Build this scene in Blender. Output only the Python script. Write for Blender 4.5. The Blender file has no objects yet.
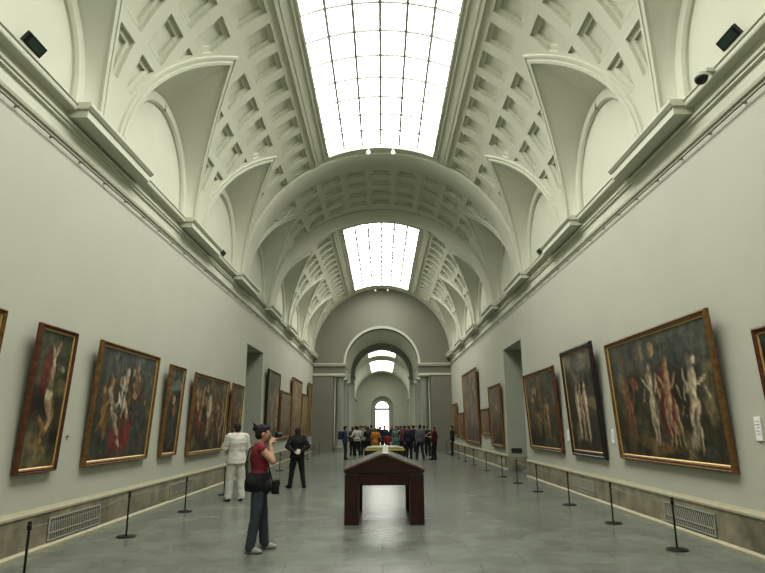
import bpy, bmesh, math, random
from mathutils import Vector, Matrix, noise
from mathutils.geometry import delaunay_2d_cdt
random.seed(7)
D = bpy.data
C = bpy.context.scene.collection
pi = math.pi
rad = math.radians

# ------------------------------------------------------------------ materials
def mat(name, col, rough=.6, metal=0, noise_amt=0, noise_scale=5, bump=0, bscale=60, spec=.5, detail=4):
    m = D.materials.new(name); m.use_nodes = True
    nt = m.node_tree; b = nt.nodes['Principled BSDF']
    b.inputs['Base Color'].default_value = (*col, 1)
    b.inputs['Roughness'].default_value = rough
    b.inputs['Metallic'].default_value = metal
    b.inputs['Specular IOR Level'].default_value = spec
    tc = nt.nodes.new('ShaderNodeTexCoord')
    if noise_amt:
        n = nt.nodes.new('ShaderNodeTexNoise'); n.inputs['Scale'].default_value = noise_scale
        n.inputs['Detail'].default_value = detail
        nt.links.new(tc.outputs['Object'], n.inputs['Vector'])
        r = nt.nodes.new('ShaderNodeValToRGB')
        r.color_ramp.elements[0].position = .3; r.color_ramp.elements[1].position = .7
        a = noise_amt
        r.color_ramp.elements[0].color = (*[c*(1-a) for c in col], 1)
        r.color_ramp.elements[1].color = (*[min(1, c*(1+a)) for c in col], 1)
        nt.links.new(n.outputs['Fac'], r.inputs['Fac'])
        nt.links.new(r.outputs['Color'], b.inputs['Base Color'])
    if bump:
        n2 = nt.nodes.new('ShaderNodeTexNoise'); n2.inputs['Scale'].default_value = bscale
        nt.links.new(tc.outputs['Object'], n2.inputs['Vector'])
        bp = nt.nodes.new('ShaderNodeBump'); bp.inputs['Strength'].default_value = bump
        bp.inputs['Distance'].default_value = .02
        nt.links.new(n2.outputs['Fac'], bp.inputs['Height'])
        nt.links.new(bp.outputs['Normal'], b.inputs['Normal'])
    return m

def emis(name, col, st):
    m = D.materials.new(name); m.use_nodes = True
    b = m.node_tree.nodes['Principled BSDF']
    b.inputs['Base Color'].default_value = (.8, .8, .8, 1)
    b.inputs['Emission Color'].default_value = (*col, 1)
    b.inputs['Emission Strength'].default_value = st
    return m

M = {}
M['plaster'] = mat('plaster', (.545, .555, .455), .85, noise_amt=.02, noise_scale=1.2)
M['wall'] = mat('wall_paint', (.475, .48, .405), .8, noise_amt=.025, noise_scale=.8)
M['stone'] = mat('column_stone', (.25, .255, .215), .6, noise_amt=.08, noise_scale=4)
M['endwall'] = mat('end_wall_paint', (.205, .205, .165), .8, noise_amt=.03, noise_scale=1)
M['greywall'] = mat('grey_wall', (.36, .37, .31), .8, noise_amt=.03, noise_scale=1)
M['trim'] = mat('trim_plaster', (.55, .56, .46), .75)
M['glass'] = emis('skylight_glass', (1, 1, .95), 7.5)
M['glass_far'] = emis('far_skylight_glass', (1, 1, .93), 4.5)
M['window'] = emis('window_light', (.93, .98, 1), 4)
M['side_glow'] = emis('passage_fill_glow', (1, 1, .93), 3.0)  # glow for the panels added to brighten the passage
M['bar'] = mat('glazing_bar', (.34, .34, .32), .6)
M['goldwood'] = mat('gilt_wood', (.20, .11, .042), .42, .35, .35, 14, .2, 50)
M['redwood'] = mat('red_brown_frame', (.13, .05, .026), .4, .1, .35, 14, .2, 50)
M['gilt'] = mat('bright_gilding', (.62, .42, .17), .35, .5, .2, 20)
M['blackwood'] = mat('black_frame', (.022, .017, .014), .35, 0, .3, 14)
M['mahogany'] = mat('dark_mahogany', (.036, .011, .009), .3, 0, .35, 6)
M['mahogany_edge'] = mat('paler_mahogany_edge', (.12, .07, .05), .35, 0, .2, 6)  # a paler brown than the desk body
M['case_glass'] = mat('grey_case_top', (.16, .17, .15), .18, 0)
M['paper'] = mat('white_card', (.85, .85, .82), .6)
M['metal'] = mat('dark_metal', (.02, .02, .019), .45, .3)
M['steel'] = mat('steel_rod', (.22, .22, .18), .4, .6)
M['cord'] = mat('grey_cord', (.3, .3, .27), .7)
M['green'] = mat('dark_green_plastic', (.03, .06, .045), .35)
M['black'] = mat('black_plastic', (.015, .015, .015), .4)
M['yellowtop'] = mat('yellow_green_top', (.27, .29, .13), .5)
M['goldedge'] = mat('golden_edge', (.5, .40, .09), .4)

def stone_marble():
    m = mat('beige_marble', (.25, .225, .16), .35, noise_amt=.42, noise_scale=3.0, detail=8)
    return m
M['marble'] = stone_marble()
M['pale'] = mat('pale_stone', (.40, .375, .265), .5, noise_amt=.08, noise_scale=6)
M['vent'] = mat('vent_metal', (.42, .41, .34), .45, .1)
M['ventdark'] = mat('vent_dark', (.09, .09, .075), .7)

def floor_mat():
    m = D.materials.new('polished_floor'); m.use_nodes = True
    nt = m.node_tree; b = nt.nodes['Principled BSDF']; L = nt.links.new
    tc = nt.nodes.new('ShaderNodeTexCoord')
    n = nt.nodes.new('ShaderNodeTexNoise'); n.inputs['Scale'].default_value = 1.3; n.inputs['Detail'].default_value = 10
    n.inputs['Roughness'].default_value = .65
    L(tc.outputs['Object'], n.inputs['Vector'])
    br = nt.nodes.new('ShaderNodeTexBrick'); br.offset = .5
    br.inputs['Scale'].default_value = 1.0; br.inputs['Brick Width'].default_value = 1.2; br.inputs['Row Height'].default_value = .8
    br.inputs['Mortar Size'].default_value = .006; br.inputs['Mortar Smooth'].default_value = .3
    br.inputs['Color1'].default_value = (.165, .180, .158, 1); br.inputs['Color2'].default_value = (.175, .19, .168, 1)
    br.inputs['Mortar'].default_value = (.115, .125, .11, 1)
    L(tc.outputs['Object'], br.inputs['Vector'])
    r = nt.nodes.new('ShaderNodeValToRGB')
    r.color_ramp.elements[0].position = .33; r.color_ramp.elements[0].color = (.72, .72, .72, 1)
    r.color_ramp.elements[1].position = .68; r.color_ramp.elements[1].color = (1.25, 1.25, 1.22, 1)
    L(n.outputs['Fac'], r.inputs['Fac'])
    mx = nt.nodes.new('ShaderNodeMix'); mx.data_type = 'RGBA'; mx.blend_type = 'MULTIPLY'; mx.inputs[0].default_value = 1
    L(br.outputs['Color'], mx.inputs[6]); L(r.outputs['Color'], mx.inputs[7])
    L(mx.outputs[2], b.inputs['Base Color'])
    n2 = nt.nodes.new('ShaderNodeTexNoise'); n2.inputs['Scale'].default_value = 2.5; n2.inputs['Detail'].default_value = 5
    L(tc.outputs['Object'], n2.inputs['Vector'])
    mr = nt.nodes.new('ShaderNodeMapRange'); mr.inputs[3].default_value = .22; mr.inputs[4].default_value = .29
    L(n2.outputs['Fac'], mr.inputs[0]); L(mr.outputs[0], b.inputs['Roughness'])
    b.inputs['Specular IOR Level'].default_value = .6
    return m
M['floor'] = floor_mat()

def canvas_mat():
    m = D.materials.new('painted_canvas'); m.use_nodes = True
    nt = m.node_tree; b = nt.nodes['Principled BSDF']; L = nt.links.new
    a = nt.nodes.new('ShaderNodeVertexColor'); a.layer_name = 'Col'
    tc = nt.nodes.new('ShaderNodeTexCoord')
    n = nt.nodes.new('ShaderNodeTexNoise'); n.inputs['Scale'].default_value = 9; n.inputs['Detail'].default_value = 6
    L(tc.outputs['Object'], n.inputs['Vector'])
    r = nt.nodes.new('ShaderNodeValToRGB')
    r.color_ramp.elements[0].position = .3; r.color_ramp.elements[0].color = (.55, .55, .55, 1)
    r.color_ramp.elements[1].position = .7; r.color_ramp.elements[1].color = (1.45, 1.42, 1.35, 1)
    L(n.outputs['Fac'], r.inputs['Fac'])
    mx = nt.nodes.new('ShaderNodeMix'); mx.data_type = 'RGBA'; mx.blend_type = 'MULTIPLY'; mx.inputs[0].default_value = 1
    L(a.outputs['Color'], mx.inputs[6]); L(r.outputs['Color'], mx.inputs[7])
    L(mx.outputs[2], b.inputs['Base Color'])
    b.inputs['Roughness'].default_value = .38
    return m
M['canvas'] = canvas_mat()

# ------------------------------------------------------------------ mesh helpers
def obj(name, bm, m, parent=None, smooth=None, loc=None):
    me = D.meshes.new(name); bm.to_mesh(me); bm.free()
    me.materials.append(m)
    if smooth is not None:
        me.shade_smooth(); me.set_sharp_from_angle(angle=rad(smooth))
    o = D.objects.new(name, me); C.objects.link(o)
    if parent is not None: o.parent = parent
    if loc is not None: o.location = loc
    return o
def tag(o, label, cat, group=None, kind=None):
    if label: o['label'] = label
    if cat: o['category'] = cat
    if group: o['group'] = group
    if kind: o['kind'] = kind
    return o
def thing(name, label, cat, loc=(0, 0, 0), rotz=0, group=None):
    o = D.objects.new(name, None); C.objects.link(o); o.empty_display_size = .1
    o.location = loc; o.rotation_euler = (0, 0, rotz)
    return tag(o, label, cat, group)
def struct(name, bm, m, parent=None, smooth=None):
    o = obj(name, bm, m, parent, smooth)
    if parent is None: o['kind'] = 'structure'
    return o
def box(bm, x0, x1, y0, y1, z0, z1):
    vs = [bm.verts.new(p) for p in ((x0,y0,z0),(x1,y0,z0),(x1,y1,z0),(x0,y1,z0),(x0,y0,z1),(x1,y0,z1),(x1,y1,z1),(x0,y1,z1))]
    for f in ((3,2,1,0),(4,5,6,7),(0,1,5,4),(1,2,6,5),(2,3,7,6),(3,0,4,7)):
        bm.faces.new([vs[i] for i in f])
    return vs
def bevel_all(bm, w, seg=2):
    bmesh.ops.bevel(bm, geom=bm.edges[:], offset=w, segments=seg, affect='EDGES', profile=.6)
def prism(bm, prof, y0, y1, caps=True):
    """prof: list of (x,z), extruded along y"""
    a = [bm.verts.new((x, y0, z)) for x, z in prof]; b = [bm.verts.new((x, y1, z)) for x, z in prof]
    n = len(prof)
    for i in range(n):
        bm.faces.new((a[i], a[(i+1) % n], b[(i+1) % n], b[i]))
    if caps:
        bm.faces.new(a[::-1]); bm.faces.new(b)
def lathe(bm, prof, cx=0, cy=0, cz=0, seg=24):
    rings = []
    for r, z in prof:
        rings.append([bm.verts.new((cx+r*math.cos(2*pi*i/seg), cy+r*math.sin(2*pi*i/seg), cz+z)) for i in range(seg)])
    for a, b in zip(rings, rings[1:]):
        for i in range(seg):
            bm.faces.new((a[i], a[(i+1) % seg], b[(i+1) % seg], b[i]))
    bm.faces.new(rings[0][::-1]); bm.faces.new(rings[-1])
def tube(bm, pts, r, seg=6):
    rings = []
    for i, p in enumerate(pts):
        p = Vector(p)
        d = (Vector(pts[min(i+1, len(pts)-1)]) - Vector(pts[max(i-1, 0)])).normalized()
        u = d.cross(Vector((0, 0, 1)))
        if u.length < .01: u = Vector((1, 0, 0))
        u.normalize(); w = d.cross(u)
        rings.append([bm.verts.new(p + r*(math.cos(2*pi*k/seg)*u + math.sin(2*pi*k/seg)*w)) for k in range(seg)])
    for a, b in zip(rings, rings[1:]):
        for k in range(seg): bm.faces.new((a[k], a[(k+1) % seg], b[(k+1) % seg], b[k]))
    bm.faces.new(rings[0][::-1]); bm.faces.new(rings[-1])
def fixn(bm):
    bmesh.ops.recalc_face_normals(bm, faces=bm.faces[:])

# ------------------------------------------------------------------ the gallery's dimensions
XW = 4.86          # painting wall
ZS = 6.56          # springing of the vault
R = 4.80
PITCH = 5.25
YB0 = 20.2        # a pier line
YEND = 42.5
YSTART = YB0 - 5*PITCH
AE = 67.0          # skylight edge, degrees
CP = PITCH/5       # coffer pitch
def pt(v, u, d, side, yc):
    a = u/R
    return (side*(R+d)*math.cos(a), yc+v, ZS+(R+d)*math.sin(a))
def U(deg): return rad(deg)*R
AM = 43.2
HW = 2.15
def rim(t):        # half-width and height (unrolled) of the lunette rim
    return HW*(1-t*t), U(AM)*t
def rim_pts(n=26):
    ts = [i/n for i in range(n+1)]
    right = [rim(t) for t in ts]
    return right                                  # from base (v=1.97) to the apex (v=0)
RIMP = rim_pts()
def offset_rim(o):
    """points of the right half of the rim pushed outwards by o"""
    out = []
    n = len(RIMP)
    for i, (v, u) in enumerate(RIMP):
        a = RIMP[max(i-1, 0)]; b = RIMP[min(i+1, n-1)]
        dv, du = b[0]-a[0], b[1]-a[1]
        l = math.hypot(dv, du); nv, nu = du/l, -dv/l
        if i == 0: nv, nu = 1, 0
        if i == n-1: nv, nu = 0, min(1/max(nu, .3), 1.5)
        out.append((max(v+nv*o, 0), u+nu*o))
    return out
def clip(poly, a, b, c):
    """keep a*v+b*u>=c"""
    out = []
    for i in range(len(poly)):
        p, q = poly[i], poly[(i+1) % len(poly)]
        dp, dq = a*p[0]+b*p[1]-c, a*q[0]+b*q[1]-c
        if dp >= 0: out.append(p)
        if (dp > 0) != (dq > 0) and dp != dq:
            t = dp/(dp-dq); out.append((p[0]+t*(q[0]-p[0]), p[1]+t*(q[1]-p[1])))
    return out
def area(p):
    return .5*abs(sum(p[i][0]*p[(i+1) % len(p)][1]-p[(i+1) % len(p)][0]*p[i][1] for i in range(len(p)))) if len(p) > 2 else 0
def inset(poly, d):
    s = sum(poly[i][0]*poly[(i+1) % len(poly)][1]-poly[(i+1) % len(poly)][0]*poly[i][1] for i in range(len(poly)))
    P = poly if s > 0 else poly[::-1]
    res = list(P)
    for i in range(len(P)):
        p, q = P[i], P[(i+1) % len(P)]
        l = math.hypot(q[0]-p[0], q[1]-p[1])
        if l < 1e-6: continue
        a, b = -(q[1]-p[1])/l, (q[0]-p[0])/l
        res = clip(res, a, b, a*p[0]+b*p[1]+d)
        if len(res) < 3: return []
    return res
def clean(poly):
    out = []
    for p in poly:
        if not out or math.hypot(p[0]-out[-1][0], p[1]-out[-1][1]) > .012: out.append(p)
    while len(out) > 2 and math.hypot(out[0][0]-out[-1][0], out[0][1]-out[-1][1]) < .012: out.pop()
    return out
def coffer_rect(v, u, hv=.35, hu=.385):
    return [(v-hv, u-hu), (v+hv, u-hu), (v+hv, u+hu), (v-hv, u+hu)]
def clip_to_rim(poly):
    """subtract the widened lunette hole with the single best tangent line"""
    off = offset_rim(.27)
    sgn = 1 if sum(p[0] for p in poly) >= 0 else -1
    P = [(p[0]*sgn, p[1]) for p in poly]
    best, ba = None, 0
    for i in range(len(off)-1):
        (v0, u0), (v1, u1) = off[i], off[i+1]
        dv, du = v1-v0, u1-u0; l = math.hypot(dv, du)
        if l < 1e-6: continue
        a, b = du/l, -dv/l
        c = a*v0+b*u0
        Q = clip(P, a, b, c)
        if area(Q) > ba: best, ba = Q, area(Q)
    if best is None: return None
    return [(p[0]*sgn, p[1]) for p in best]
def in_rim(v, u):
    if u < 0: return False
    t = u/U(AM)
    return t < 1 and abs(v) < HW*(1-t*t)
def subdiv(poly, step=.3):
    out = []
    for i in range(len(poly)):
        p, q = poly[i], poly[(i+1) % len(poly)]
        n = max(1, math.ceil(abs(q[1]-p[1])/step))
        for k in range(n): out.append((p[0]+(q[0]-p[0])*k/n, p[1]+(q[1]-p[1])*k/n))
    return out
def put_coffer(bm, poly, side, yc):
    P0 = clean(poly)
    if len(P0) < 3 or area(P0) < .03: return False
    lv = [(0, -.003), (.003, .06)]
    P1 = clean(inset(P0, .12))
    if len(P1) > 2 and area(P1) > .015: lv += [(.115, .06), (.118, .12)]
    base = P0
    s = sum(base[i][0]*base[(i+1) % len(base)][1]-base[(i+1) % len(base)][0]*base[i][1] for i in range(len(base)))
    if s < 0: base = base[::-1]
    prev = None
    for ins, dep in lv:
        q = base if ins == 0 else clean(inset(base, ins))
        if len(q) < 3: break
        q = subdiv(q)
        ring = [bm.verts.new(pt(v, u, dep, side, yc)) for v, u in q]
        if prev is not None:
            if len(prev) == len(ring):
                n = len(ring)
                for i in range(n): bm.faces.new((prev[i], prev[(i+1) % n], ring[(i+1) % n], ring[i]))
            else:
                # walk both rings by angle
                n, m_ = len(prev), len(ring)
                cv = sum(p[0] for p in q)/len(q); cu = sum(p[1] for p in q)/len(q)
                A = [math.atan2(p[1]-cu, p[0]-cv) for p in pq]; B = [math.atan2(p[1]-cu, p[0]-cv) for p in q]
                j0 = min(range(m_), key=lambda j: abs(math.remainder(B[j]-A[0], 2*pi)))
                i = j = 0
                while i < n or j < m_:
                    ai = math.remainder(A[(i+1) % n]-A[0], 2*pi) % (2*pi) if i+1 < n else 2*pi
                    bj = math.remainder(B[(j0+j+1) % m_]-A[0], 2*pi) % (2*pi) if j+1 < m_ else 2*pi
                    if (i < n and ai <= bj) or j >= m_:
                        f = (prev[i % n], prev[(i+1) % n], ring[(j0+j) % m_]); i += 1
                    else:
                        f = (prev[i % n], ring[(j0+j+1) % m_], ring[(j0+j) % m_]); j += 1
                    try: bm.faces.new(f)
                    except ValueError: pass
        prev, pq = ring, q
    c = bm.verts.new(Vector([sum(v.co[k] for v in prev)/len(prev) for k in range(3)]))
    for i in range(len(prev)): bm.faces.new((prev[i], prev[(i+1) % len(prev)], c))
    return True
def in_poly(v, u, P):
    r = False
    for i in range(len(P)):
        (a, b), (c, d) = P[i], P[(i+1) % len(P)]
        if (b > u) != (d > u) and v < (c-a)*(u-b)/(d-b)+a: r = not r
    return r
def patch(bm, v0, v1, u0, u1, coffers, side, yc, hole=False, d=0.):
    verts, edges = [], []
    def loop(P, closed=True):
        i0 = len(verts); verts.extend(Vector(p) for p in P)
        n = len(P)
        edges.extend((i0+i, i0+(i+1) % n) for i in range(n if closed else n-1))
    loop([(v0, u0), (v1, u0), (v1, u1), (v0, u1)])
    n = max(2, round((u1-u0)/.3))
    for i in range(1, n): loop([(v0, u0+(u1-u0)*i/n), (v1, u0+(u1-u0)*i/n)], False)
    if hole:
        L = [(-v, u) for v, u in RIMP][:-1] + RIMP[::-1]
        loop(L, False)
    for P in coffers: loop(P)
    vo, eo, fo, _, _, _ = delaunay_2d_cdt(verts, edges, [], 0, 1e-5)
    bv = [None]*len(vo)
    for f in fo:
        cv = sum(vo[i][0] for i in f)/3; cu = sum(vo[i][1] for i in f)/3
        if hole and in_rim(cv, cu): continue
        if any(in_poly(cv, cu, P) for P in coffers): continue
        for i in f:
            if bv[i] is None: bv[i] = bm.verts.new(pt(vo[i][0], vo[i][1], d, side, yc))
        bm.faces.new([bv[i] for i in f])

ROWS = [53.8, 42.0, 30.2, 18.4]
def lunette_curve(t, hw, st, h):
    """half lunette outline: stilted semicircle-like; t 0..1 from the base to the crown; returns (v,z)"""
    Ls = st; rise = h-st; La = pi/2*(hw+rise)/2
    s = t*(Ls+La)
    if s < Ls: return hw, s
    a = (s-Ls)/La*pi/2
    return hw*math.cos(a), st+rise*math.sin(a)
XL = 4.92   # plane of the lunettes
def bay(bmv, bmm, bml, yc, k0):
    for side in (-1, 1):
        cofs = []
        for row in ROWS:
            for k in range(-2, 3):
                if k0 == 0 and (k == -2 or k == 2 and row < 40) or k0 == 1 and (k == -2 or k == -1 and row > 40) or k0 == -1 and k == 2 and row < 40: continue
                P = coffer_rect(k*CP, U(row))
                Q = clip_to_rim(P)
                if Q is None: continue
                Q = clean(Q)
                if len(Q) < 3 or area(Q) < .035 or not inset(Q, .075): continue
                cofs.append(Q)
        cofs = [c for c in cofs if len(c) > 2]
        patch(bmv, -PITCH/2, PITCH/2, 0, U(AE if k0 else 59.6), cofs, side, yc, True)
        for c in cofs: put_coffer(bmv, c, side, yc)
        # rim moulding
        prof = [(0, .02), (0, -.06), (.07, -.06), (.075, -.03), (.14, -.03), (.145, -.05), (.20, -.05), (.205, .01)]
        cols = []
        for o, d in prof:
            h = offset_rim(o)
            line = [(-v, u) for v, u in h][:-1] + h[::-1]
            cols.append([bmm.verts.new(pt(v, u, d, side, yc)) for v, u in line])
        for a, b in zip(cols, cols[1:]):
            for i in range(len(a)-1): bmm.faces.new((a[i], a[i+1], b[i+1], b[i]))
        # webs of the lunette: loft from the rim to the arch on the wall
        N = 24
        for sv in (-1, 1):
            prev = None
            for i in range(N+1):
                t = i/N
                v, u = rim(t)
                a = Vector(pt(sv*v, u, 0, side, yc))
                w, z = lunette_curve(t, 1.80, .55, 2.32)
                b = Vector((side*XL, yc+sv*w, ZS+z))
                row = [bml.verts.new(a.lerp(b, k/6)) for k in range(7)]
                if prev:
                    for k in range(6): bml.faces.new((prev[k], prev[k+1], row[k+1], row[k]))
                prev = row
            # raised band round the lunette and the return behind it
            prev = None
            for i in range(N+1):
                t = i/N
                w0, z0 = lunette_curve(t, 1.80, .55, 2.32)
                w1, z1 = lunette_curve(t, 1.56, .55, 2.08)
                row = [bml.verts.new((side*x, yc+sv*w, ZS+z)) for w, z, x in ((w0, z0, XL), (w0, z0, XL-.05), (w1+.03, z1+.03, XL-.05), (w1, z1, XL), (w1, z1, XL+.06))]
                if prev:
                    for k in range(4): bml.faces.new((prev[k], prev[k+1], row[k+1], row[k]))
                prev = row
# ---------------------------------------------------------------- vault
bmv, bmm, bml = bmesh.new(), bmesh.new(), bmesh.new()
bays = [YSTART + PITCH*(k+.5) for k in range(9)]      # bay centres
mid = YB0 + PITCH/2
for yc in bays:
    k = round((yc-mid)/PITCH)
    bay(bmv, bmm, bml, yc, k)
YV1 = bays[-1]+PITCH/2                                # end of the last bay; smooth from there to the end wall
def plain(bm, y0, y1, a0, a1, d=0.):
    n = max(2, int((a1-a0)/3.5))
    pr = None
    for i in range(n+1):
        a = rad(a0+(a1-a0)*i/n)
        row = [bm.verts.new(((R+d)*math.cos(a), y, ZS+(R+d)*math.sin(a))) for y in (y0, y1)]
        if pr: bm.faces.new((pr[0], pr[1], row[1], row[0]))
        pr = row
plain(bmv, YV1, YEND+.1, 0, 180)
SK = [(YSTART+3, 19.7), (27.8, 41.8)]
# crown between the skylights
y_a, y_b = SK[0][1], SK[1][0]
vmid = (y_a+y_b)/2
cof = []
for k in range(-1, 3):
    for a in (65.8, 77.9, 90, 102.1, 114.2):
        cof.append(coffer_rect(k*CP, U(a)))
patch(bmv, -PITCH/2, PITCH/2, U(59.6), U(120.4), cof, 1, mid)
for c in cof: put_coffer(bmv, c, 1, mid)
plain(bmv, y_a, mid-PITCH/2, AE, 180-AE); plain(bmv, mid+PITCH/2, y_b, AE, 180-AE)
# crown strips at the ends of the skylights
plain(bmv, YSTART-.1, SK[0][0], AE, 180-AE); plain(bmv, SK[1][1], YEND+.1, AE, 180-AE)
fixn(bmv)
vault = struct('ceiling', bmv, M['plaster'], smooth=25)
struct('trim_1', bmm, M['trim'], smooth=30)
lun = struct('trim_2', bml, M['plaster'], smooth=30)
# broad transverse arches
bm = bmesh.new()
for yc, ycr, hw in ((YB0+.1, 20.75, .66), (YB0+PITCH+.1, 26.75, .78)):
    n = 60
    pr = None
    for i in range(n+1):
        a = rad(180*i/n); q = math.sin(a); y = yc+(ycr-yc)*q*q
        row = []
        for v, d in ((-hw, .03), (-hw, -.06), (-hw+.06, -.09), (hw-.06, -.09), (hw, -.06), (hw, .03)):
            row.append(bm.verts.new(((R+d)*math.cos(a), y+v*(.75+.25*q), ZS+(R+d)*q)))
        if pr:
            for k in range(5): bm.faces.new((pr[k], pr[k+1], row[k+1], row[k]))
        pr = row
fixn(bm); struct('trim_3', bm, M['plaster'], smooth=30)
# ------------------------------------------------------------ skylights
def skylight(name, y0, y1, m, ncol=6, pitch=1.05, scale=1., bars=True, bw=.034):
    g = bmesh.new(); pr = None
    Rg = R*scale + .16
    for i in range(25):
        a = rad(AE-.6 + (180-2*AE+1.2)*i/24)
        row = [g.verts.new((Rg*math.cos(a), y, ZS+Rg*math.sin(a))) for y in (y0-.05, y1+.05)]
        if pr: g.faces.new((pr[0], row[0], row[1], pr[1]))
        pr = row
    root = struct(name, g, m, smooth=40)
    # frame lip round the opening
    f = bmesh.new()
    for s in (0, 1):
        for (aa, bb, d0, d1) in ((AE-.3, AE+.35, -.035, .2),):
            q = []
            for deg, d in ((aa, d0), (bb, d0), (bb, d1), (aa, d1)):
                a = rad(deg if s == 0 else 180-deg)
                q.append(((R*scale+d)*math.cos(a), ZS+(R*scale+d)*math.sin(a)))
            prism(f, q, y0, y1)
    for y in (y0, y1):
        pr = None
        for i in range(25):
            a = rad(AE + (180-2*AE)*i/24)
            row = [f.verts.new(((R*scale+d)*math.cos(a), yy, ZS+(R*scale+d)*math.sin(a))) for yy, d in ((y-.035, -.035), (y+.035, -.035), (y+.035, .2), (y-.035, .2))]
            if pr:
                for k in range(4): f.faces.new((pr[k], pr[(k+1) % 4], row[(k+1) % 4], row[k]))
            pr = row
    fixn(f); obj('frame', f, M['trim'], root, 30)
    if bars:
        b = bmesh.new()
        for c in range(1, ncol):
            a = rad(AE+(180-2*AE)*c/ncol)
            x, z = (Rg-.02)*math.cos(a), ZS+(Rg-.02)*math.sin(a)
            box(b, x-bw, x+bw, y0, y1, z-.03, z+.012)
        y = y1-pitch
        while y > y0+.2:
            tube(b, [((Rg-.02)*math.cos(rad(AE+(180-2*AE)*i/16)), y, ZS+(Rg-.02)*math.sin(rad(AE+(180-2*AE)*i/16))) for i in range(17)], bw*1.1)
            y -= pitch
        obj('glazing_bars', b, M['bar'], root)
    return root
skylight('window_1', SK[0][0], SK[0][1], M['glass'])
skylight('window_2', SK[1][0], SK[1][1], M['glass'], bw=.045)
# mouldings beside the skylights
bm = bmesh.new()
for (y0, y1) in ((YSTART, 19.95), (27.6, 41.85)):
    for deg, w, d in ((61.3, .5, .05), (62.6, .35, .03), (65.6, .25, .03)):
        for s in (0, 1):
            q = []
            for dd, r_ in ((-w, .01), (-w, -d), (w, -d), (w, .01)):
                a = rad(deg+dd) if s == 0 else pi-rad(deg+dd)
                q.append(((R+r_)*math.cos(a), ZS+(R+r_)*math.sin(a)))
            prism(bm, q, y0, y1)
fixn(bm); struct('trim_4', bm, M['trim'])
# small projectors on the ends of the skylights
for (ye, nm) in ((SK[0][1], 'near'), (SK[1][1], 'far')):
    for s, lr in ((-1, 'left'), (1, 'right')):
        a = rad(90-s*5.2)
        x, z = R*math.cos(a), ZS+R*math.sin(a)
        t = thing('ceiling_spotlight', f'small white spotlight on the {lr} of the {nm} skylight\'s far end rim', 'spotlight', (x, ye, z), 0, 'spotlights on the skylight ends')
        b = bmesh.new(); box(b, -.03, .03, .02, .10, -.12, .0); obj('bracket', b, M['trim'], t)
        b = bmesh.new(); lathe(b, [(.05, 0), (.07, .05), (.075, .2), (.06, .22)], seg=14)
        bmesh.ops.rotate(b, verts=b.verts[:], cent=(0, 0, 0), matrix=Matrix.Rotation(rad(115), 3, 'X'))
        bmesh.ops.translate(b, verts=b.verts[:], vec=(0, .06, -.16)); fixn(b); obj('lamp_head', b, M['paper'], t, 30)

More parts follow.
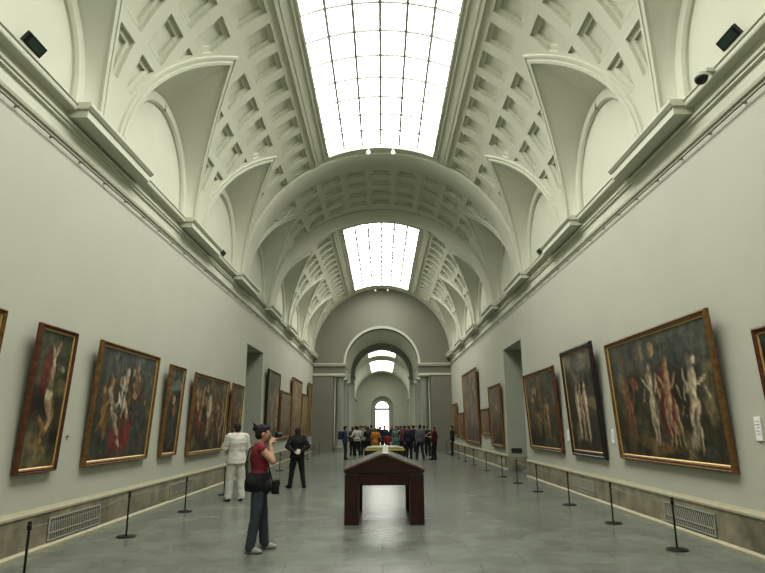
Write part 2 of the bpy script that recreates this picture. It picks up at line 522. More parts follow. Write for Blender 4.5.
# ------------------------------------------------------------ walls
DOORS = {-1: (21.55, 24.5), 1: (20.85, 23.95)}
DTOP = 4.62
for s, nm in ((-1, 'left'), (1, 'right')):
    bm = bmesh.new()
    y0, y1 = DOORS[s]
    xa, xb = s*XW, s*(XW+1.25)
    X0, X1 = min(xa, xb), max(xa, xb)
    box(bm, X0, X1, YSTART-.2, y0, 0, 6.3); box(bm, X0, X1, y1, YEND+1, 0, 6.3); box(bm, X0, X1, y0, y1, DTOP, 6.3)
    xc = s*(XW+1.25)
    box(bm, min(xc, xc+s*.1), max(xc, xc+s*.1), y0-.1, y1+.1, 0, DTOP+.1)
    w = struct('wall_'+nm, bm, M['wall'])
    # lunette walls above the cornice
    bm = bmesh.new()
    box(bm, min(s*(XL+.045), s*(XL+.4)), max(s*(XL+.045), s*(XL+.4)), YSTART-.2, YEND+.1, 6.2, 9.2)
    obj('lunette_wall', bm, M['plaster'], w)
    bm = bmesh.new()
    for ya in (y0-.001, y1+.001):
        box(bm, min(s*(XW-.012), s*(XW+1.2)), max(s*(XW-.012), s*(XW+1.2)), min(ya, ya+(.03 if ya < y0+.5 else -.03)), max(ya, ya+(.03 if ya < y0+.5 else -.03)), 0, DTOP)
    obj('door_jamb', bm, M['greywall'], w)
    # cornice
    bm = bmesh.new()
    def P(*a): return [(s*x, z) for x, z in a]
    prism(bm, P((XW+.02, 5.94), (XW-.03, 5.94), (XW-.045, 5.98), (XW-.045, 6.0), (XW-.01, 6.02), (XW-.01, 6.20), (XW-.05, 6.21), (XW-.05, 6.235), (XW-.03, 6.245), (XW-.07, 6.26), (XW-.08, 6.30), (XW-.01, 6.31),
                  (XW-.01, 6.46), (4.70, 6.46), (4.69, 6.485), (4.69, 6.54), (4.67, 6.55), (4.67, ZS+.005), (5.10, ZS+.005), (5.10, 5.94)), YSTART, YEND)
    # picture rod with brackets
    br_ = bmesh.new(); tube(br_, [(s*(XW-.055), YSTART, 5.83), (s*(XW-.055), YEND, 5.83)], .012)
    y = .25
    while y < YEND:
        box(br_, min(s*XW, s*(XW-.07)), max(s*XW, s*(XW-.07)), y-.011, y+.011, 5.825, 5.85); y += .87
    fixn(bm)
    cor = struct('trim_5' if s < 0 else 'trim_6', bm, M['trim']); obj('picture_rail', br_, M['steel'], cor)
    for k in range(-4, 5):
        yc = YB0+PITCH*k
        if yc < YSTART+1: continue
        b = bmesh.new()
        def Q(*a): return [(s*x, z) for x, z in a]
        y0_, y1_ = yc-1.27, min(yc+1.27, YEND-.02)
        prism(b, Q((4.95, 6.35), (4.53, 6.35), (4.53, 6.48), (4.95, 6.48)), y0_, y1_)
        prism(b, Q((4.95, 6.478), (4.51, 6.478), (4.47, 6.53), (4.47, 6.585), (4.95, 6.585)), y0_-.04, min(y1_+.04, YEND-.01))
        fixn(b); obj('impost_block', b, M['trim'], cor)
    # marble dado
    bm = bmesh.new(); bp = bmesh.new(); bs = bmesh.new()
    for a, b_ in ((YSTART, y0+.0), (y1, YEND)):
        prism(bm, P((XW+.02, .06), (XW-.035, .06), (XW-.035, .50), (XW+.02, .50)), a, b_)
        prism(bp, P((XW+.02, .498), (XW-.05, .498), (XW-.05, .53), (XW-.03, .56), (XW-.02, .58), (XW+.02, .585)), a, b_)
        prism(bs, P((XW+.02, 0), (XW-.08, 0), (XW-.08, .035), (XW-.045, .065), (XW+.02, .065)), a, b_)
    for ya, sg in ((y1, -1),):
        box(bm, min(s*(XW-.03), s*(XW+1.2)), max(s*(XW-.03), s*(XW+1.2)), ya-.06, ya-.032, 0, .5)
    for q in (bm, bp, bs): fixn(q)
    dd = struct('baseboard_'+nm, bm, M['marble']); obj('dado_cap', bp, M['pale'], dd); obj('plinth_strip', bs, M['pale'], dd)

bm = bmesh.new(); box(bm, -5.3, 5.3, YSTART-.3, 115, -.2, 0); struct('floor', bm, M['floor'])
bm = bmesh.new(); box(bm, -5.3, 5.3, YSTART-.4, YSTART, 0, 12); struct('wall_back', bm, M['wall'])

# ------------------------------------------------------------ end wall with arch
def arch_wall(bm, y0, y1, a, zs, side_w=None, side_top=None, X=5.0, Z=11.6):
    xs = [-X]
    if side_w: xs += [-side_w, -side_w+1e-4]
    xs += [-a-1e-4] if side_w else [-a, ]
    xs += [-a*math.cos(pi*i/40) for i in range(0, 41)]
    xs += [a+1e-4] if side_w else [a]
    if side_w: xs += [side_w-1e-4, side_w]
    xs += [X]
    def low(x):
        ax = abs(x)
        if ax <= a: return zs+math.sqrt(max(0, a*a-x*x))
        if side_w and ax < side_w: return side_top
        return 0
    pr = None; 
    pts = []
    for i, x in enumerate(xs):
        ax = abs(x)
        if not side_w and abs(ax-a) < 1e-9 and (i == 1 or i == len(xs)-2):
            pts.append((x, 0))
        else:
            pts.append((x, low(x)))
    if side_w:
        pts = [(x, (0 if abs(abs(x)-side_w) < 5e-5 else z)) for x, z in pts]
    for x, z in pts:
        row = [bm.verts.new((x, y, zz)) for y in (y0, y1) for zz in (z, Z)]   # f-low f-high b-low b-high
        if pr:
            bm.faces.new((pr[0], row[0], row[1], pr[1])); bm.faces.new((pr[2], pr[3], row[3], row[2]))
            bm.faces.new((pr[0], pr[2], row[2], row[0]))
        pr = row
    bmesh.ops.remove_doubles(bm, verts=bm.verts[:], dist=5e-6)
AR, AZ = 2.6, 5.92
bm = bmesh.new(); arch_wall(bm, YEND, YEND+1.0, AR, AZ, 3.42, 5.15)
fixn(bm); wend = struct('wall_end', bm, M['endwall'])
bm = bmesh.new()
# archivolt, entablature on both sides
pr = None
for i in range(41):
    a = pi*i/40
    row = [bm.verts.new((r_*math.cos(a), YEND-d, AZ+r_*math.sin(a))) for r_, d in ((AR-.03, -.1), (AR-.03, .06), (AR+.05, .06), (AR+.07, .1), (AR+.12, .1), (AR+.13, 0))]
    if pr:
        for k in range(5): bm.faces.new((pr[k], pr[k+1], row[k+1], row[k]))
    pr = row
def xbox(bm, s, a, b, *r): box(bm, min(s*a, s*b), max(s*a, s*b), *r)
for s in (-1, 1):
    xbox(bm, s, 2.58, 4.86, YEND-.14, YEND+1.1, 5.80, 5.92); xbox(bm, s, 2.53, 4.86, YEND-.22, YEND+1.15, 5.92, 6.0)
    xbox(bm, s, 2.6, 4.86, YEND-.06, YEND+1.0, 5.15, 5.30)
fixn(bm); obj('archivolt', bm, M['trim'], wend)
# columns and inner passage
def column(x, y, h, r, label=None):
    b = bmesh.new()
    lathe(b, [(r*1.45, 0), (r*1.45, .14), (r*1.3, .16), (r*1.34, .22), (r*1.3, .28), (r*1.08, .32), (r, .38), (r*1.0, h*.4), (r*.86, h-.34), (r*.98, h-.32), (r*.98, h-.28), (r*.87, h-.26), (r*.88, h-.2), (r*1.15, h-.1), (r*1.2, h-.09)], x, y, 0, 24)
    box(b, x-r*1.3, x+r*1.3, y-r*1.3, y+r*1.3, h-.09, h)
    return b
for s in (-1, 1):
    for i, y in enumerate((YEND+.35, YEND+4.0, YEND+7.3)):
        c = struct('trim_%d' % (7+(s > 0)*3+i), column(s*2.98, y, 5.15, .30), M['stone'], smooth=35)
YI = YEND+8.2
bm = bmesh.new()
for s in (-1, 1):
    xbox(bm, s, 2.6, 3.4, YEND+1.0, YI, 5.15, 5.95)
    xbox(bm, s, 2.55, 3.4, YEND+1.0, YI, 5.85, 5.95)
    xbox(bm, s, 3.4, 4.9, YEND+1.0, YI, 5.6, 5.7)
    xbox(bm, s, 4.7, 5.0, YEND+1.0, YI, 0, 5.7)
struct('wall_passage', bm, M['wall'])
bm = bmesh.new(); pr = None
for i in range(41):
    a = pi*i/40
    row = [bm.verts.new((AR*math.cos(a), y, AZ+AR*math.sin(a))) for y in (YEND+1, YI)]
    if pr: bm.faces.new((pr[0], pr[1], row[1], row[0]))
    pr = row
struct('ceiling_passage', bm, M['plaster'], smooth=40)
n = 3
for s in (-1, 1):
    bm = bmesh.new(); xbox(bm, s, 4.66, 4.69, YEND+2.2, YI-1.2, .8, 5.0)
    w = struct('window_%d' % n, bm, M['side_glow']); n += 1  # no real window: glowing panel added to light the passage
    b = bmesh.new()
    for i in range(6):
        y = YEND+2.2+(YI-1.2-YEND-2.2)*i/5; xbox(b, s, 4.62, 4.66, y-.04, y+.04, .8, 5.0)
    for z in (.8, 2.2, 3.6, 5.0): xbox(b, s, 4.62, 4.66, YEND+2.2, YI-1.2, z-.03, z+.03)
    obj('glazing_bars', b, M['bar'], w)  # bars across the added glowing panel
# inner arch wall
bm = bmesh.new(); arch_wall(bm, YI, YI+1.0, 2.33, 5.7)
fixn(bm); wi = struct('wall_inner', bm, M['greywall'])
bm = bmesh.new(); pr = None
for i in range(41):
    a = pi*i/40
    row = [bm.verts.new((r_*math.cos(a), YI-d, 5.7+r_*math.sin(a))) for r_, d in ((2.30, -.1), (2.30, .06), (2.40, .06), (2.42, .10), (2.5, .10), (2.5, 0))]
    if pr:
        for k in range(5): bm.faces.new((pr[k], pr[k+1], row[k+1], row[k]))
    pr = row
for s in (-1, 1):
    xbox(bm, s, 2.25, 3.1, YI-.15, YI+1.05, 5.5, 5.75); xbox(bm, s, 2.32, 3.0, YI-.08, YI, 0, .35); xbox(bm, s, 2.30, 3.05, YI-.1, YI+1.02, 5.05, 5.15)
fixn(bm); obj('archivolt', bm, M['stone'], wi)

# ------------------------------------------------------------ far gallery
YF0, YF1 = YI+1.0, 113.0
bm = bmesh.new()
FS = [(64.0, 84.5), (90.5, 108.5)]
prev = YF0-.2
plain(bm, YF0-.2, YF1, 0, AE); plain(bm, YF0-.2, YF1, 180-AE, 180)
for a, b in FS:
    plain(bm, prev, a, AE, 180-AE); prev = b
plain(bm, prev, YF1, AE, 180-AE)
struct('ceiling_far', bm, M['plaster'], smooth=30)
for k, (a, b) in enumerate(FS):
    skylight('window_%d' % (5+k), a, b, M['glass_far'], pitch=2.0)
bm = bmesh.new()
for s in (-1, 1):
    xbox(bm, s, XW, XW+.3, YF0, YF1, 0, 6.6); xbox(bm, s, 4.6, XW+.1, YF0, YF1, 6.3, 6.5)
struct('wall_far_sides', bm, M['wall'])
bm = bmesh.new(); arch_wall(bm, YF1, YF1+.8, 2.05, 5.0, X=5.2, Z=12)
fixn(bm); wf = struct('wall_far', bm, M['wall'])
bm = bmesh.new()
arch_wall(bm, YF1+.8, YF1+1.3, 1.22, 4.9, X=2, Z=7.6)
fixn(bm); obj('door_surround', bm, M['greywall'], wf)
bm = bmesh.new(); box(bm, -1.3, 1.3, YF1+1.5, YF1+1.55, 0, 6.3)
dr = struct('door_1', bm, M['window'])
b = bmesh.new()
box(b, -1.3, 1.3, YF1+1.2, YF1+1.45, 4.55, 4.95)
for x in (-.62, 0, .62): box(b, x-.03, x+.03, YF1+1.3, YF1+1.42, 0, 4.6)
for z in (1.2, 2.4, 3.5): box(b, -1.3, 1.3, YF1+1.3, YF1+1.42, z-.03, z+.03)
for x in (-.5, .5): box(b, x-.03, x+.03, YF1+1.3, YF1+1.42, 4.9, 6.3)
obj('door_frame', b, M['stone'], dr)

# ------------------------------------------------------------ paintings
def lerp3(a, b, t): return tuple(a[k]+(b[k]-a[k])*t for k in range(3))
def paint(w, h, bg, blobs, seed):
    """a brushed composition of soft patches as vertex colours; local x along the wall, z up"""
    bm = bmesh.new(); res = 34 if w < 3.2 and h < 3 else 28
    nx, nz = max(24, int(w*res)), max(40, int(h*res))
    g = [[bm.verts.new((w*(i/nx-.5), 0, h*j/nz)) for i in range(nx+1)] for j in range(nz+1)]
    for j in range(nz):
        for i in range(nx): bm.faces.new((g[j][i], g[j][i+1], g[j+1][i+1], g[j+1][i]))
    me = D.meshes.new('canvas'); bm.to_mesh(me); bm.free()
    ca = me.color_attributes.new('Col', 'FLOAT_COLOR', 'POINT')
    top, midc, bot = bg
    k = 0
    for j in range(nz+1):
        v = j/nz
        for i in range(nx+1):
            u = i/nx
            n1 = noise.noise(Vector((u*w*1.6, v*h*1.6, seed))); n2 = noise.noise(Vector((u*w*5, v*h*4, seed+9)))
            c = lerp3(bot, midc, min(1, v*2)) if v < .5 else lerp3(midc, top, (v-.5)*2)
            n3 = noise.noise(Vector((u*w*2.3, v*h*3.2, seed+31)))
            f = max(.25, 1+.9*n1+.6*n2)
            if n3 > .12: c = lerp3(c, (.16, .13, .07) if n1 > 0 else (.09, .11, .10), min(.6, (n3-.12)*2.2))
            c = tuple(x*f for x in c)
            uu = u+.018*n2; vv = v+.02*n1
            for bu, bv, ru, rv, ang, col, st in blobs:
                du, dv = (uu-bu)*w/h, vv-bv
                ca_, sa = math.cos(ang), math.sin(ang)
                x, y = (du*ca_+dv*sa)/ru, (-du*sa+dv*ca_)/rv
                q = x*x+y*y
                if q < 1.6:
                    a = st*max(0, min(1, (1.5-q)*1.6))
                    shade = 1-.35*x+.3*n2
                    c = lerp3(c, tuple(z*shade for z in col), a)
            ca.data[k].color = (max(c[0], 0), max(c[1], 0), max(c[2], 0), 1); k += 1
    return me
FL = (.40, .27, .16); PALE = (.50, .42, .31); RED = (.16, .022, .02); BRN = (.11, .07, .035); GRN = (.07, .075, .04); BLU = (.045, .06, .075); OCH = (.28, .17, .06); WHT = (.5, .48, .42)
def mass(u, v, hgt, wid, col, n, seed, lean=0, spread=.35, st=.75):
    """a loose heap of brush strokes in one colour family, taller than wide"""
    r = random.Random(seed); B = []
    for k in range(n):
        t = r.random(); env = math.sin(pi*(.12+.8*t))**.6
        x = u+(r.gauss(0, .36)*wid*env)+lean*(t-.5)*hgt; y = v+t*hgt
        f = r.uniform(1-spread*1.6, 1+spread)
        c = lerp3(col, (.09, .06, .035), r.uniform(0, .45)); c = tuple(q*f for q in c)
        B.append((x, y, r.uniform(.016, .042)*hgt/.6, r.uniform(.05, .11)*hgt/.6, -lean+r.gauss(0, .45), c, st*r.uniform(.6, 1)))
    return B
def figure(u, s, col, lean=0, base=.12, head=True, st=.9, asp=1., seed=None):
    """a loose upright shape built of short strokes"""
    sd = int((u*971+s*613+base*389)*10) if seed is None else seed
    r = random.Random(sd); B = []; H = s
    dark = lerp3(col, (.06, .045, .03), .6)
    k = .055*asp
    for sg in (-1, 1):
        kx = r.uniform(-.3, .5)*k
        B.append((u+sg*k*.45+kx*.5, base+.13*H, .020*H, .15*H, kx*3-lean*.5, lerp3(col, dark, .25 if sg < 0 else .55), st))
        B.append((u+sg*k*.4+kx, base+.36*H, .034*H, .14*H, -kx*3-lean, lerp3(col, dark, .1 if sg < 0 else .4), st))
        a = r.uniform(-1.1, .3)*sg
        B.append((u+lean*.12+sg*k*1.15, base+.68*H, .018*H, .11*H, a-lean, lerp3(col, dark, .2), st*.9))
        B.append((u+lean*.12+sg*k*(1.3-.5*a*sg), base+.55*H, .015*H, .08*H, -a*.6, lerp3(col, dark, .35), st*.8))
    B.append((u+lean*.08, base+.50*H, .055*H*asp, .08*H, -lean, lerp3(col, dark, .15), st))
    B.append((u+lean*.12, base+.66*H, .052*H*asp, .13*H, -lean, col, st))
    B.append((u+lean*.12+k*.45, base+.64*H, .022*H, .14*H, -lean, lerp3(col, dark, .55), st*.7))
    if head:
        B.append((u+lean*.2, base+.87*H, .034*H, .045*H, 0, lerp3(col, dark, .15), st)); B.append((u+lean*.2+.012, base+.905*H, .036*H, .025*H, 0, (.07, .045, .025), st*.8))
    return B+mass(u, base+.05, H*.8, .06*asp, col, 10, sd+3, lean*.3, .3, .4)
def crowd_blobs(n, seed, cols, v0=.15, v1=.75, s=.3):
    r = random.Random(seed); B = []
    for k in range(n*2): B += mass(r.uniform(.05, .95), r.uniform(v0-.1, v1-s*.5), s*r.uniform(.7, 1.3), r.uniform(.05, .12), lerp3(r.choice(cols), (.08, .065, .04), r.uniform(.1, .6)), 12, seed*31+k, r.uniform(-.5, .5))
    for k in range(n):
        c = r.choice(cols); u = r.uniform(.08, .92); y = r.uniform(v0, v1-s); h = s*r.uniform(.8, 1.3)
        B += mass(u, y, h, .06, c, 14, seed*77+k, r.uniform(-.5, .5))
        B.append((u+r.uniform(-.02, .02), y+h*1.02, .028*h/.3, .034*h/.3, 0, FL, .75))
    return B
def frame_mesh(w, h, prof):
    bm = bmesh.new(); rings = []
    for ins, d in prof:
        rings.append([bm.verts.new(p) for p in ((-w/2+ins, d, ins), (w/2-ins, d, ins), (w/2-ins, d, h-ins), (-w/2+ins, d, h-ins))])
    n = len(rings)
    for a, b in zip(rings, rings[1:]+rings[:1]):
        for k in range(4): bm.faces.new((a[k], a[(k+1) % 4], b[(k+1) % 4], b[k]))
    fixn(bm); return bm
def painting(side, y0, y1, z0, z1, label, bg, blobs, fm='goldwood', fw=.11, seed=1, tilt=3.4, slip=True, group=None):
    if min(y0, y1) > 22: tilt = 1.6
    fw *= .58; y1 -= .10
    w, h = abs(y1-y0), (z1-z0)/math.cos(rad(tilt))
    t = thing('framed_painting', label, 'painting', (side*(XW-.015), (y0+y1)/2, z0), 0, group)
    t.rotation_mode = 'QUATERNION'
    t.rotation_quaternion = (Matrix.Rotation(rad(90)*side, 4, 'Z') @ Matrix.Rotation(-rad(tilt), 4, 'X')).to_quaternion()
    f = fw
    prof = [(0, .0), (0, .05), (.012, .07), (f*.35, .08), (f*.5, .062), (f*.72, .058), (f*.8, .068), (f*.92, .062), (f, .045), (f, .0)]
    obj('frame', frame_mesh(w, h, prof), M[fm], t, 20)
    i = f-.004
    if slip:
        prof = [(i, .02), (i, .046), (i+.010, .05), (i+.026, .038), (i+.026, .02)]
        o = obj('gilt_slip', frame_mesh(w, h, prof), M['gilt'], t); i += .026
    me = paint(w-2*i, h-2*i, bg, blobs, seed)
    me.materials.append(M['canvas']); me.shade_smooth()
    c = D.objects.new('canvas', me); C.objects.link(c); c.parent = t; c.location = (0, .03, i)
    if side < 0: c.scale = (1, 1, 1)
    return t
DK = ((.05, .055, .045), (.035, .035, .025), (.04, .035, .022))
G2 = 'framed paintings on the gallery walls'
# left wall, near to far.  u runs from far to near on the left wall, near to far on the right wall
painting(-1, 6.3, 7.46, 1.05, 3.12, 'gold framed painting cut off at the left edge of the photo', DK, figure(.5, .5, FL), seed=1)
painting(-1, 8.16, 9.26, 1.07, 3.10, 'narrow tall painting with pale twisted figure shape and red patch in red-brown frame', ((.07, .075, .05), (.035, .035, .025), (.11, .10, .055)),
         [(.68, .70, .07, .17, .1, RED, .6), (.50, .80, .020, .10, -.35, PALE, .9), (.44, .86, .016, .09, .5, FL, .9), (.5, .64, .04, .10, .1, FL, .95), (.47, .50, .05, .09, -.2, PALE, .95), (.40, .42, .04, .10, -.6, FL, .95), (.36, .32, .025, .09, .5, FL, .85), (.55, .30, .022, .08, -.7, OCH, .8), (.6, .2, .05, .02, .4, OCH, .7), (.22, .74, .05, .02, .3, PALE, .6), (.52, .58, .06, .02, .3, (.05, .04, .03), .8)]+mass(.5, .05, .22, .28, OCH, 22, 5, .1, .4, .6)+mass(.62, .6, .3, .16, RED, 14, 6, 0, .5, .5)+mass(.3, .35, .5, .2, GRN, 20, 9, 0, .5, .5)+mass(.5, .8, .16, .3, (.10, .11, .08), 16, 10, 0, .4, .6),
         'redwood', .10, 2)
painting(-1, 10.0, 12.74, 1.06, 3.12, 'large squarish painting of a white robed shape above crimson drapery in gilt frame', ((.075, .09, .09), (.05, .055, .045), (.045, .045, .035)),
         crowd_blobs(7, 3, [BRN, GRN, OCH], .3, .8, .3)+crowd_blobs(3, 5, [BLU, BRN], .1, .6, .3)+
         mass(.24, .05, .5, .16, BLU, 24, 41, 0, .4, .6)+mass(.82, .2, .5, .12, OCH, 26, 42, 0, .5, .7)+mass(.30, .42, .34, .22, GRN, 30, 43, 0, .6, .7)+[(.44, .20, .09, .16, .35, RED, .9), (.62, .18, .12, .13, -.7, RED, .85)]+mass(.55, .06, .34, .26, RED, 34, 44, 0, .45, .8)+mass(.66, .12, .5, .06, PALE, 18, 45, .55, .3, .85)+mass(.56, .42, .34, .09, WHT, 26, 46, .1, .3, .9)+[(.53, .80, .035, .05, 0, WHT, .9), (.53, .73, .03, .035, 0, FL, .9), (.47, .42, .03, .05, -.3, FL, .9), (.50, .50, .025, .035, 0, FL, .8)]+mass(.5, .0, .12, .4, OCH, 20, 47, 0, .4, .5),
         'goldwood', .12, 3)
painting(-1, 13.4, 14.5, 1.05, 3.05, 'narrow gilt-framed painting with a single dark blue upright figure shape', ((.06, .08, .08), (.04, .04, .025), (.03, .028, .02)),
         mass(.45, .1, .5, .25, (.05, .075, .11), 30, 61, 0, .4, .8)+mass(.55, .5, .4, .3, GRN, 20, 62, 0, .5, .6)+mass(.5, .05, .2, .4, OCH, 14, 63, 0, .5, .5)+[(.5, .62, .05, .05, 0, FL, .9), (.42, .5, .05, .05, 0, (.35, .12, .05), .7), (.4, .8, .2, .06, 0, (.16, .2, .2), .7)], 'goldwood', .10, 4)
painting(-1, 15.25, 18.7, .98, 3.04, 'wide gilt-framed crowded figure painting on the left wall behind the person in white', ((.06, .06, .04), (.06, .05, .03), (.035, .03, .02)),
         crowd_blobs(14, 8, [FL, PALE, RED, OCH, BRN], .15, .8, .38)+[(.55, .62, .1, .16, .2, PALE, .7)], 'goldwood', .13, 5)
painting(-1, 19.15, 20.7, 1.0, 3.04, 'brown gilt-framed painting nearest before the left doorway', DK, crowd_blobs(5, 11, [OCH, BRN, FL, RED], .15, .8, .4), 'goldwood', .11, 6)
painting(-1, 25.15, 28.2, 1.03, 4.05, 'tall dark green and brown painting just past the left doorway', ((.10, .11, .065), (.09, .09, .05), (.06, .05, .03)), crowd_blobs(6, 12, [OCH, GRN, PALE], .1, .7, .4), 'blackwood', .14, 7)
painting(-1, 28.65, 31.9, 1.1, 3.35, 'lower gold framed painting between two taller ones on the far left wall', ((.20, .16, .09), (.14, .11, .06), (.12, .05, .03)), crowd_blobs(6, 13, [OCH, PALE, BRN], .1, .8, .4), 'goldwood', .18, 8)
painting(-1, 32.1, 35.9, 1.1, 4.25, 'tall golden brown painting behind the head of the person in black', ((.2, .15, .08), (.22, .16, .07), (.15, .1, .045)), crowd_blobs(6, 14, [OCH, PALE, BRN], .1, .8, .4), 'goldwood', .2, 9)
painting(-1, 36.2, 38.9, 1.1, 3.6, 'gold framed painting last but one before the far left corner', ((.2, .17, .08), (.2, .15, .07), (.15, .1, .05)), crowd_blobs(5, 15, [OCH, PALE], .1, .8, .4), 'goldwood', .18, 10)
painting(-1, 39.2, 41.7, 1.1, 4.45, 'tall dark framed golden painting in the far left corner', ((.12, .11, .06), (.13, .1, .05), (.1, .07, .03)), crowd_blobs(4, 16, [OCH, GRN], .1, .8, .4), 'goldwood', .16, 11)
# right wall
painting(1, 6.2, 7.64, 1.05, 2.86, 'gold framed painting cut off at the right edge of the photo', DK, figure(.6, .6, FL), 'redwood', .12, 21)
painting(1, 8.5, 12.62, 1.02, 3.32, 'largest painting, on the right wall, several pale upright figure shapes on a dark ground', ((.07, .075, .065), (.04, .037, .026), (.05, .04, .022)),
         [(.42, .45, .13, .26, 0, (.13, .02, .02), .8), (.3, .5, .10, .3, 0, (.02, .018, .015), .6), (.2, .8, .3, .12, 0, (.1, .11, .10), .4), (.86, .3, .12, .2, 0, BRN, .5), (.7, .25, .12, .12, 0, GRN, .5), (.6, .1, .35, .05, .1, OCH, .35)]
         + figure(.20, .74, PALE, -.28, .08) + figure(.40, .74, FL, -.12, .1, asp=.9) + figure(.555, .70, PALE, -.02, .13, asp=.85) + figure(.33, .40, FL, .05, .1, asp=.8)
         + figure(.82, .66, (.22, .10, .05), .1, .14, asp=1.2) + [(.74, .62, .09, .05, .4, (.20, .09, .04), .8), (.5, .88, .05, .06, 0, FL, .6), (.84, .86, .06, .04, 0, BRN, .8)], 'goldwood', .15, 22)
painting(1, 13.35, 15.75, .95, 3.52, 'black-framed upright painting with a tight cluster of pale figure shapes', ((.10, .10, .09), (.045, .038, .032), (.03, .022, .02)),
         figure(.36, .66, PALE, .06, .08, asp=.9)+figure(.52, .64, FL, 0, .1, asp=.9)+figure(.66, .62, PALE, -.06, .12, asp=.9)+[(.5, .88, .24, .06, .2, (.16, .14, .12), .6), (.85, .5, .08, .3, 0, (.03, .03, .02), .8), (.5, .05, .4, .05, 0, (.04, .03, .02), .6)], 'blackwood', .22, 23)
painting(1, 16.5, 20.1, .95, 3.28, 'brown-framed painting with dim group of small figure shapes nearest the right doorway', ((.06, .065, .05), (.045, .04, .025), (.03, .025, .018)),
         crowd_blobs(5, 24, [BRN, GRN, OCH], .2, .8, .4)+figure(.3, .6, FL, .1, .12)+figure(.42, .5, OCH, -.1, .1)+figure(.62, .45, OCH, .2, .12)+figure(.78, .5, BRN, 0, .14), 'redwood', .16, 24)
painting(1, 24.5, 27.2, .80, 3.35, 'dark brown upright painting just past the right doorway', ((.11, .09, .065), (.06, .045, .03), (.06, .03, .02)), crowd_blobs(6, 25, [OCH, BRN, RED, GRN], .1, .8, .4), 'goldwood', .16, 25)
painting(1, 27.35, 29.8, 1.25, 2.45, 'small low red and green painting between two tall ones on the right wall', ((.12, .13, .05), (.2, .06, .03), (.1, .08, .03)), crowd_blobs(4, 26, [RED, GRN, OCH], .1, .8, .5), 'goldwood', .14, 26)
painting(1, 30.3, 35.6, .75, 4.55, 'very tall brownish painting with sloping gilt frame on the far right wall', ((.16, .125, .09), (.13, .1, .075), (.09, .06, .06)), crowd_blobs(7, 27, [OCH, BRN, PALE, BLU], .05, .7, .35), 'goldwood', .2, 27)
painting(1, 36.0, 38.6, .97, 2.43, 'small orange-brown painting last but one at the far right end', ((.2, .13, .05), (.18, .1, .04), (.12, .07, .03)), crowd_blobs(4, 28, [OCH, RED], .1, .8, .5), 'goldwood', .14, 28)
painting(1, 39.0, 41.6, .97, 3.08, 'dark gold painting in the far right corner by the end wall', ((.12, .11, .06), (.12, .08, .04), (.1, .05, .03)), crowd_blobs(4, 29, [OCH, GRN], .1, .8, .5), 'goldwood', .14, 29)
# wall labels
for s, y, z, w, h, lb in ((1, 7.95, 1.62, .13, .30, 'white wall label right of the largest painting'), (1, 13.0, 1.45, .13, .28, 'white wall label between the largest and the black-framed paintings'),
                    (1, 16.12, 1.42, .13, .28, 'white wall label between the black-framed painting and its left neighbour'), (-1, 9.52, 1.55, .05, .03, 'small wall label beside the tall narrow painting on the left wall')):
    t = thing('wall_label', lb, 'wall label', (s*XW, y, z), rad(90)*s)
    b = bmesh.new(); box(b, -w/2, w/2, .0, .022, -h/2, h/2); bevel_all(b, .003, 1); obj('plate', b, M['paper'] if h > .1 else M['steel'], t)
    if h > .1:
        b = bmesh.new()
        for i in range(5): box(b, -w*.36, w*(.36 if i % 2 else .2), .0215, .0235, h*(.3-.13*i)-.004, h*(.3-.13*i)+.004)
        obj('text_lines', b, M['steel'], t)

# ------------------------------------------------------------ floor vents in the dado
def vent(s, y, lb):
    t = thing('floor_vent', lb, 'vent', (s*(XW-.035), y, .09), rad(90)*s, 'vents in the stone skirting')
    w, h = 1.62, .32
    b = bmesh.new(); box(b, -w/2, w/2, .0, .006, 0, h); obj('backing', b, M['ventdark'], t)
    b = bmesh.new()
    for r_ in ((-w/2, w/2, 0, .02), (-w/2, w/2, h-.02, h), (-w/2, -w/2+.02, .02, h-.02), (w/2-.02, w/2, .02, h-.02), (-w/2, w/2, h*.31, h*.31+.014)): box(b, r_[0], r_[1], .002, .02, r_[2], r_[3])
    obj('frame', b, M['vent'], t)
    b = bmesh.new(); n = 26
    for i in range(n):
        x = -w/2+.04+(w-.08)*i/(n-1)
        vs = box(b, x-.009, x+.009, .004, .015, .03, h-.02)
        for v in vs:
            if v.co.z > .1: v.co.x += .06 if x < w/2-.12 else 0
    obj('grille', b, M['vent'], t)
for s, nm, y0 in ((-1, 'left', 10.0), (1, 'right', 10.05)):
    for k, o in enumerate(('nearest', 'second', 'third past the doorway', 'fourth', 'fifth')):
        y = y0+PITCH*k*.97
        if DOORS[s][0]-1 < y < DOORS[s][1]+1: continue
        vent(s, y, f'pale slatted vent low in the {nm} skirting, {o} from the camera')

# ------------------------------------------------------------ stanchions and cords
BX = 4.02
def stanchion(x, y, lb):
    t = thing('barrier_post', lb, 'barrier post', (x, y, 0), 0, 'low barrier posts along the walls')
    b = bmesh.new(); lathe(b, [(.145, 0), (.145, .012), (.13, .02), (.02, .026)], seg=28); obj('base', b, M['metal'], t, 30)
    b = bmesh.new(); lathe(b, [(.013, .02), (.013, .60)], seg=12); obj('post', b, M['metal'], t, 30)
    b = bmesh.new(); lathe(b, [(.013, .595), (.024, .60), (.024, .645), (.018, .655), (.018, .66), (.023, .668), (.02, .685), (.008, .69)], seg=14); obj('cap', b, M['metal'], t, 30)
    return t
ordn = ['first', 'second', 'third', 'fourth', 'fifth', 'sixth', 'seventh', 'eighth', 'ninth', 'tenth', 'eleventh', 'twelfth']
YR = [8.85, 11.17, 13.67, 16.37, 18.7, 20.97, 24.03, 27.3, 29.96, 32.6, 35.3, 38.2]
YL = [6.94, 10.08, 12.94, 16.0, 18.6, 21.4, 24.33, 27.2, 30.1, 33.0, 36.0, 39.0]
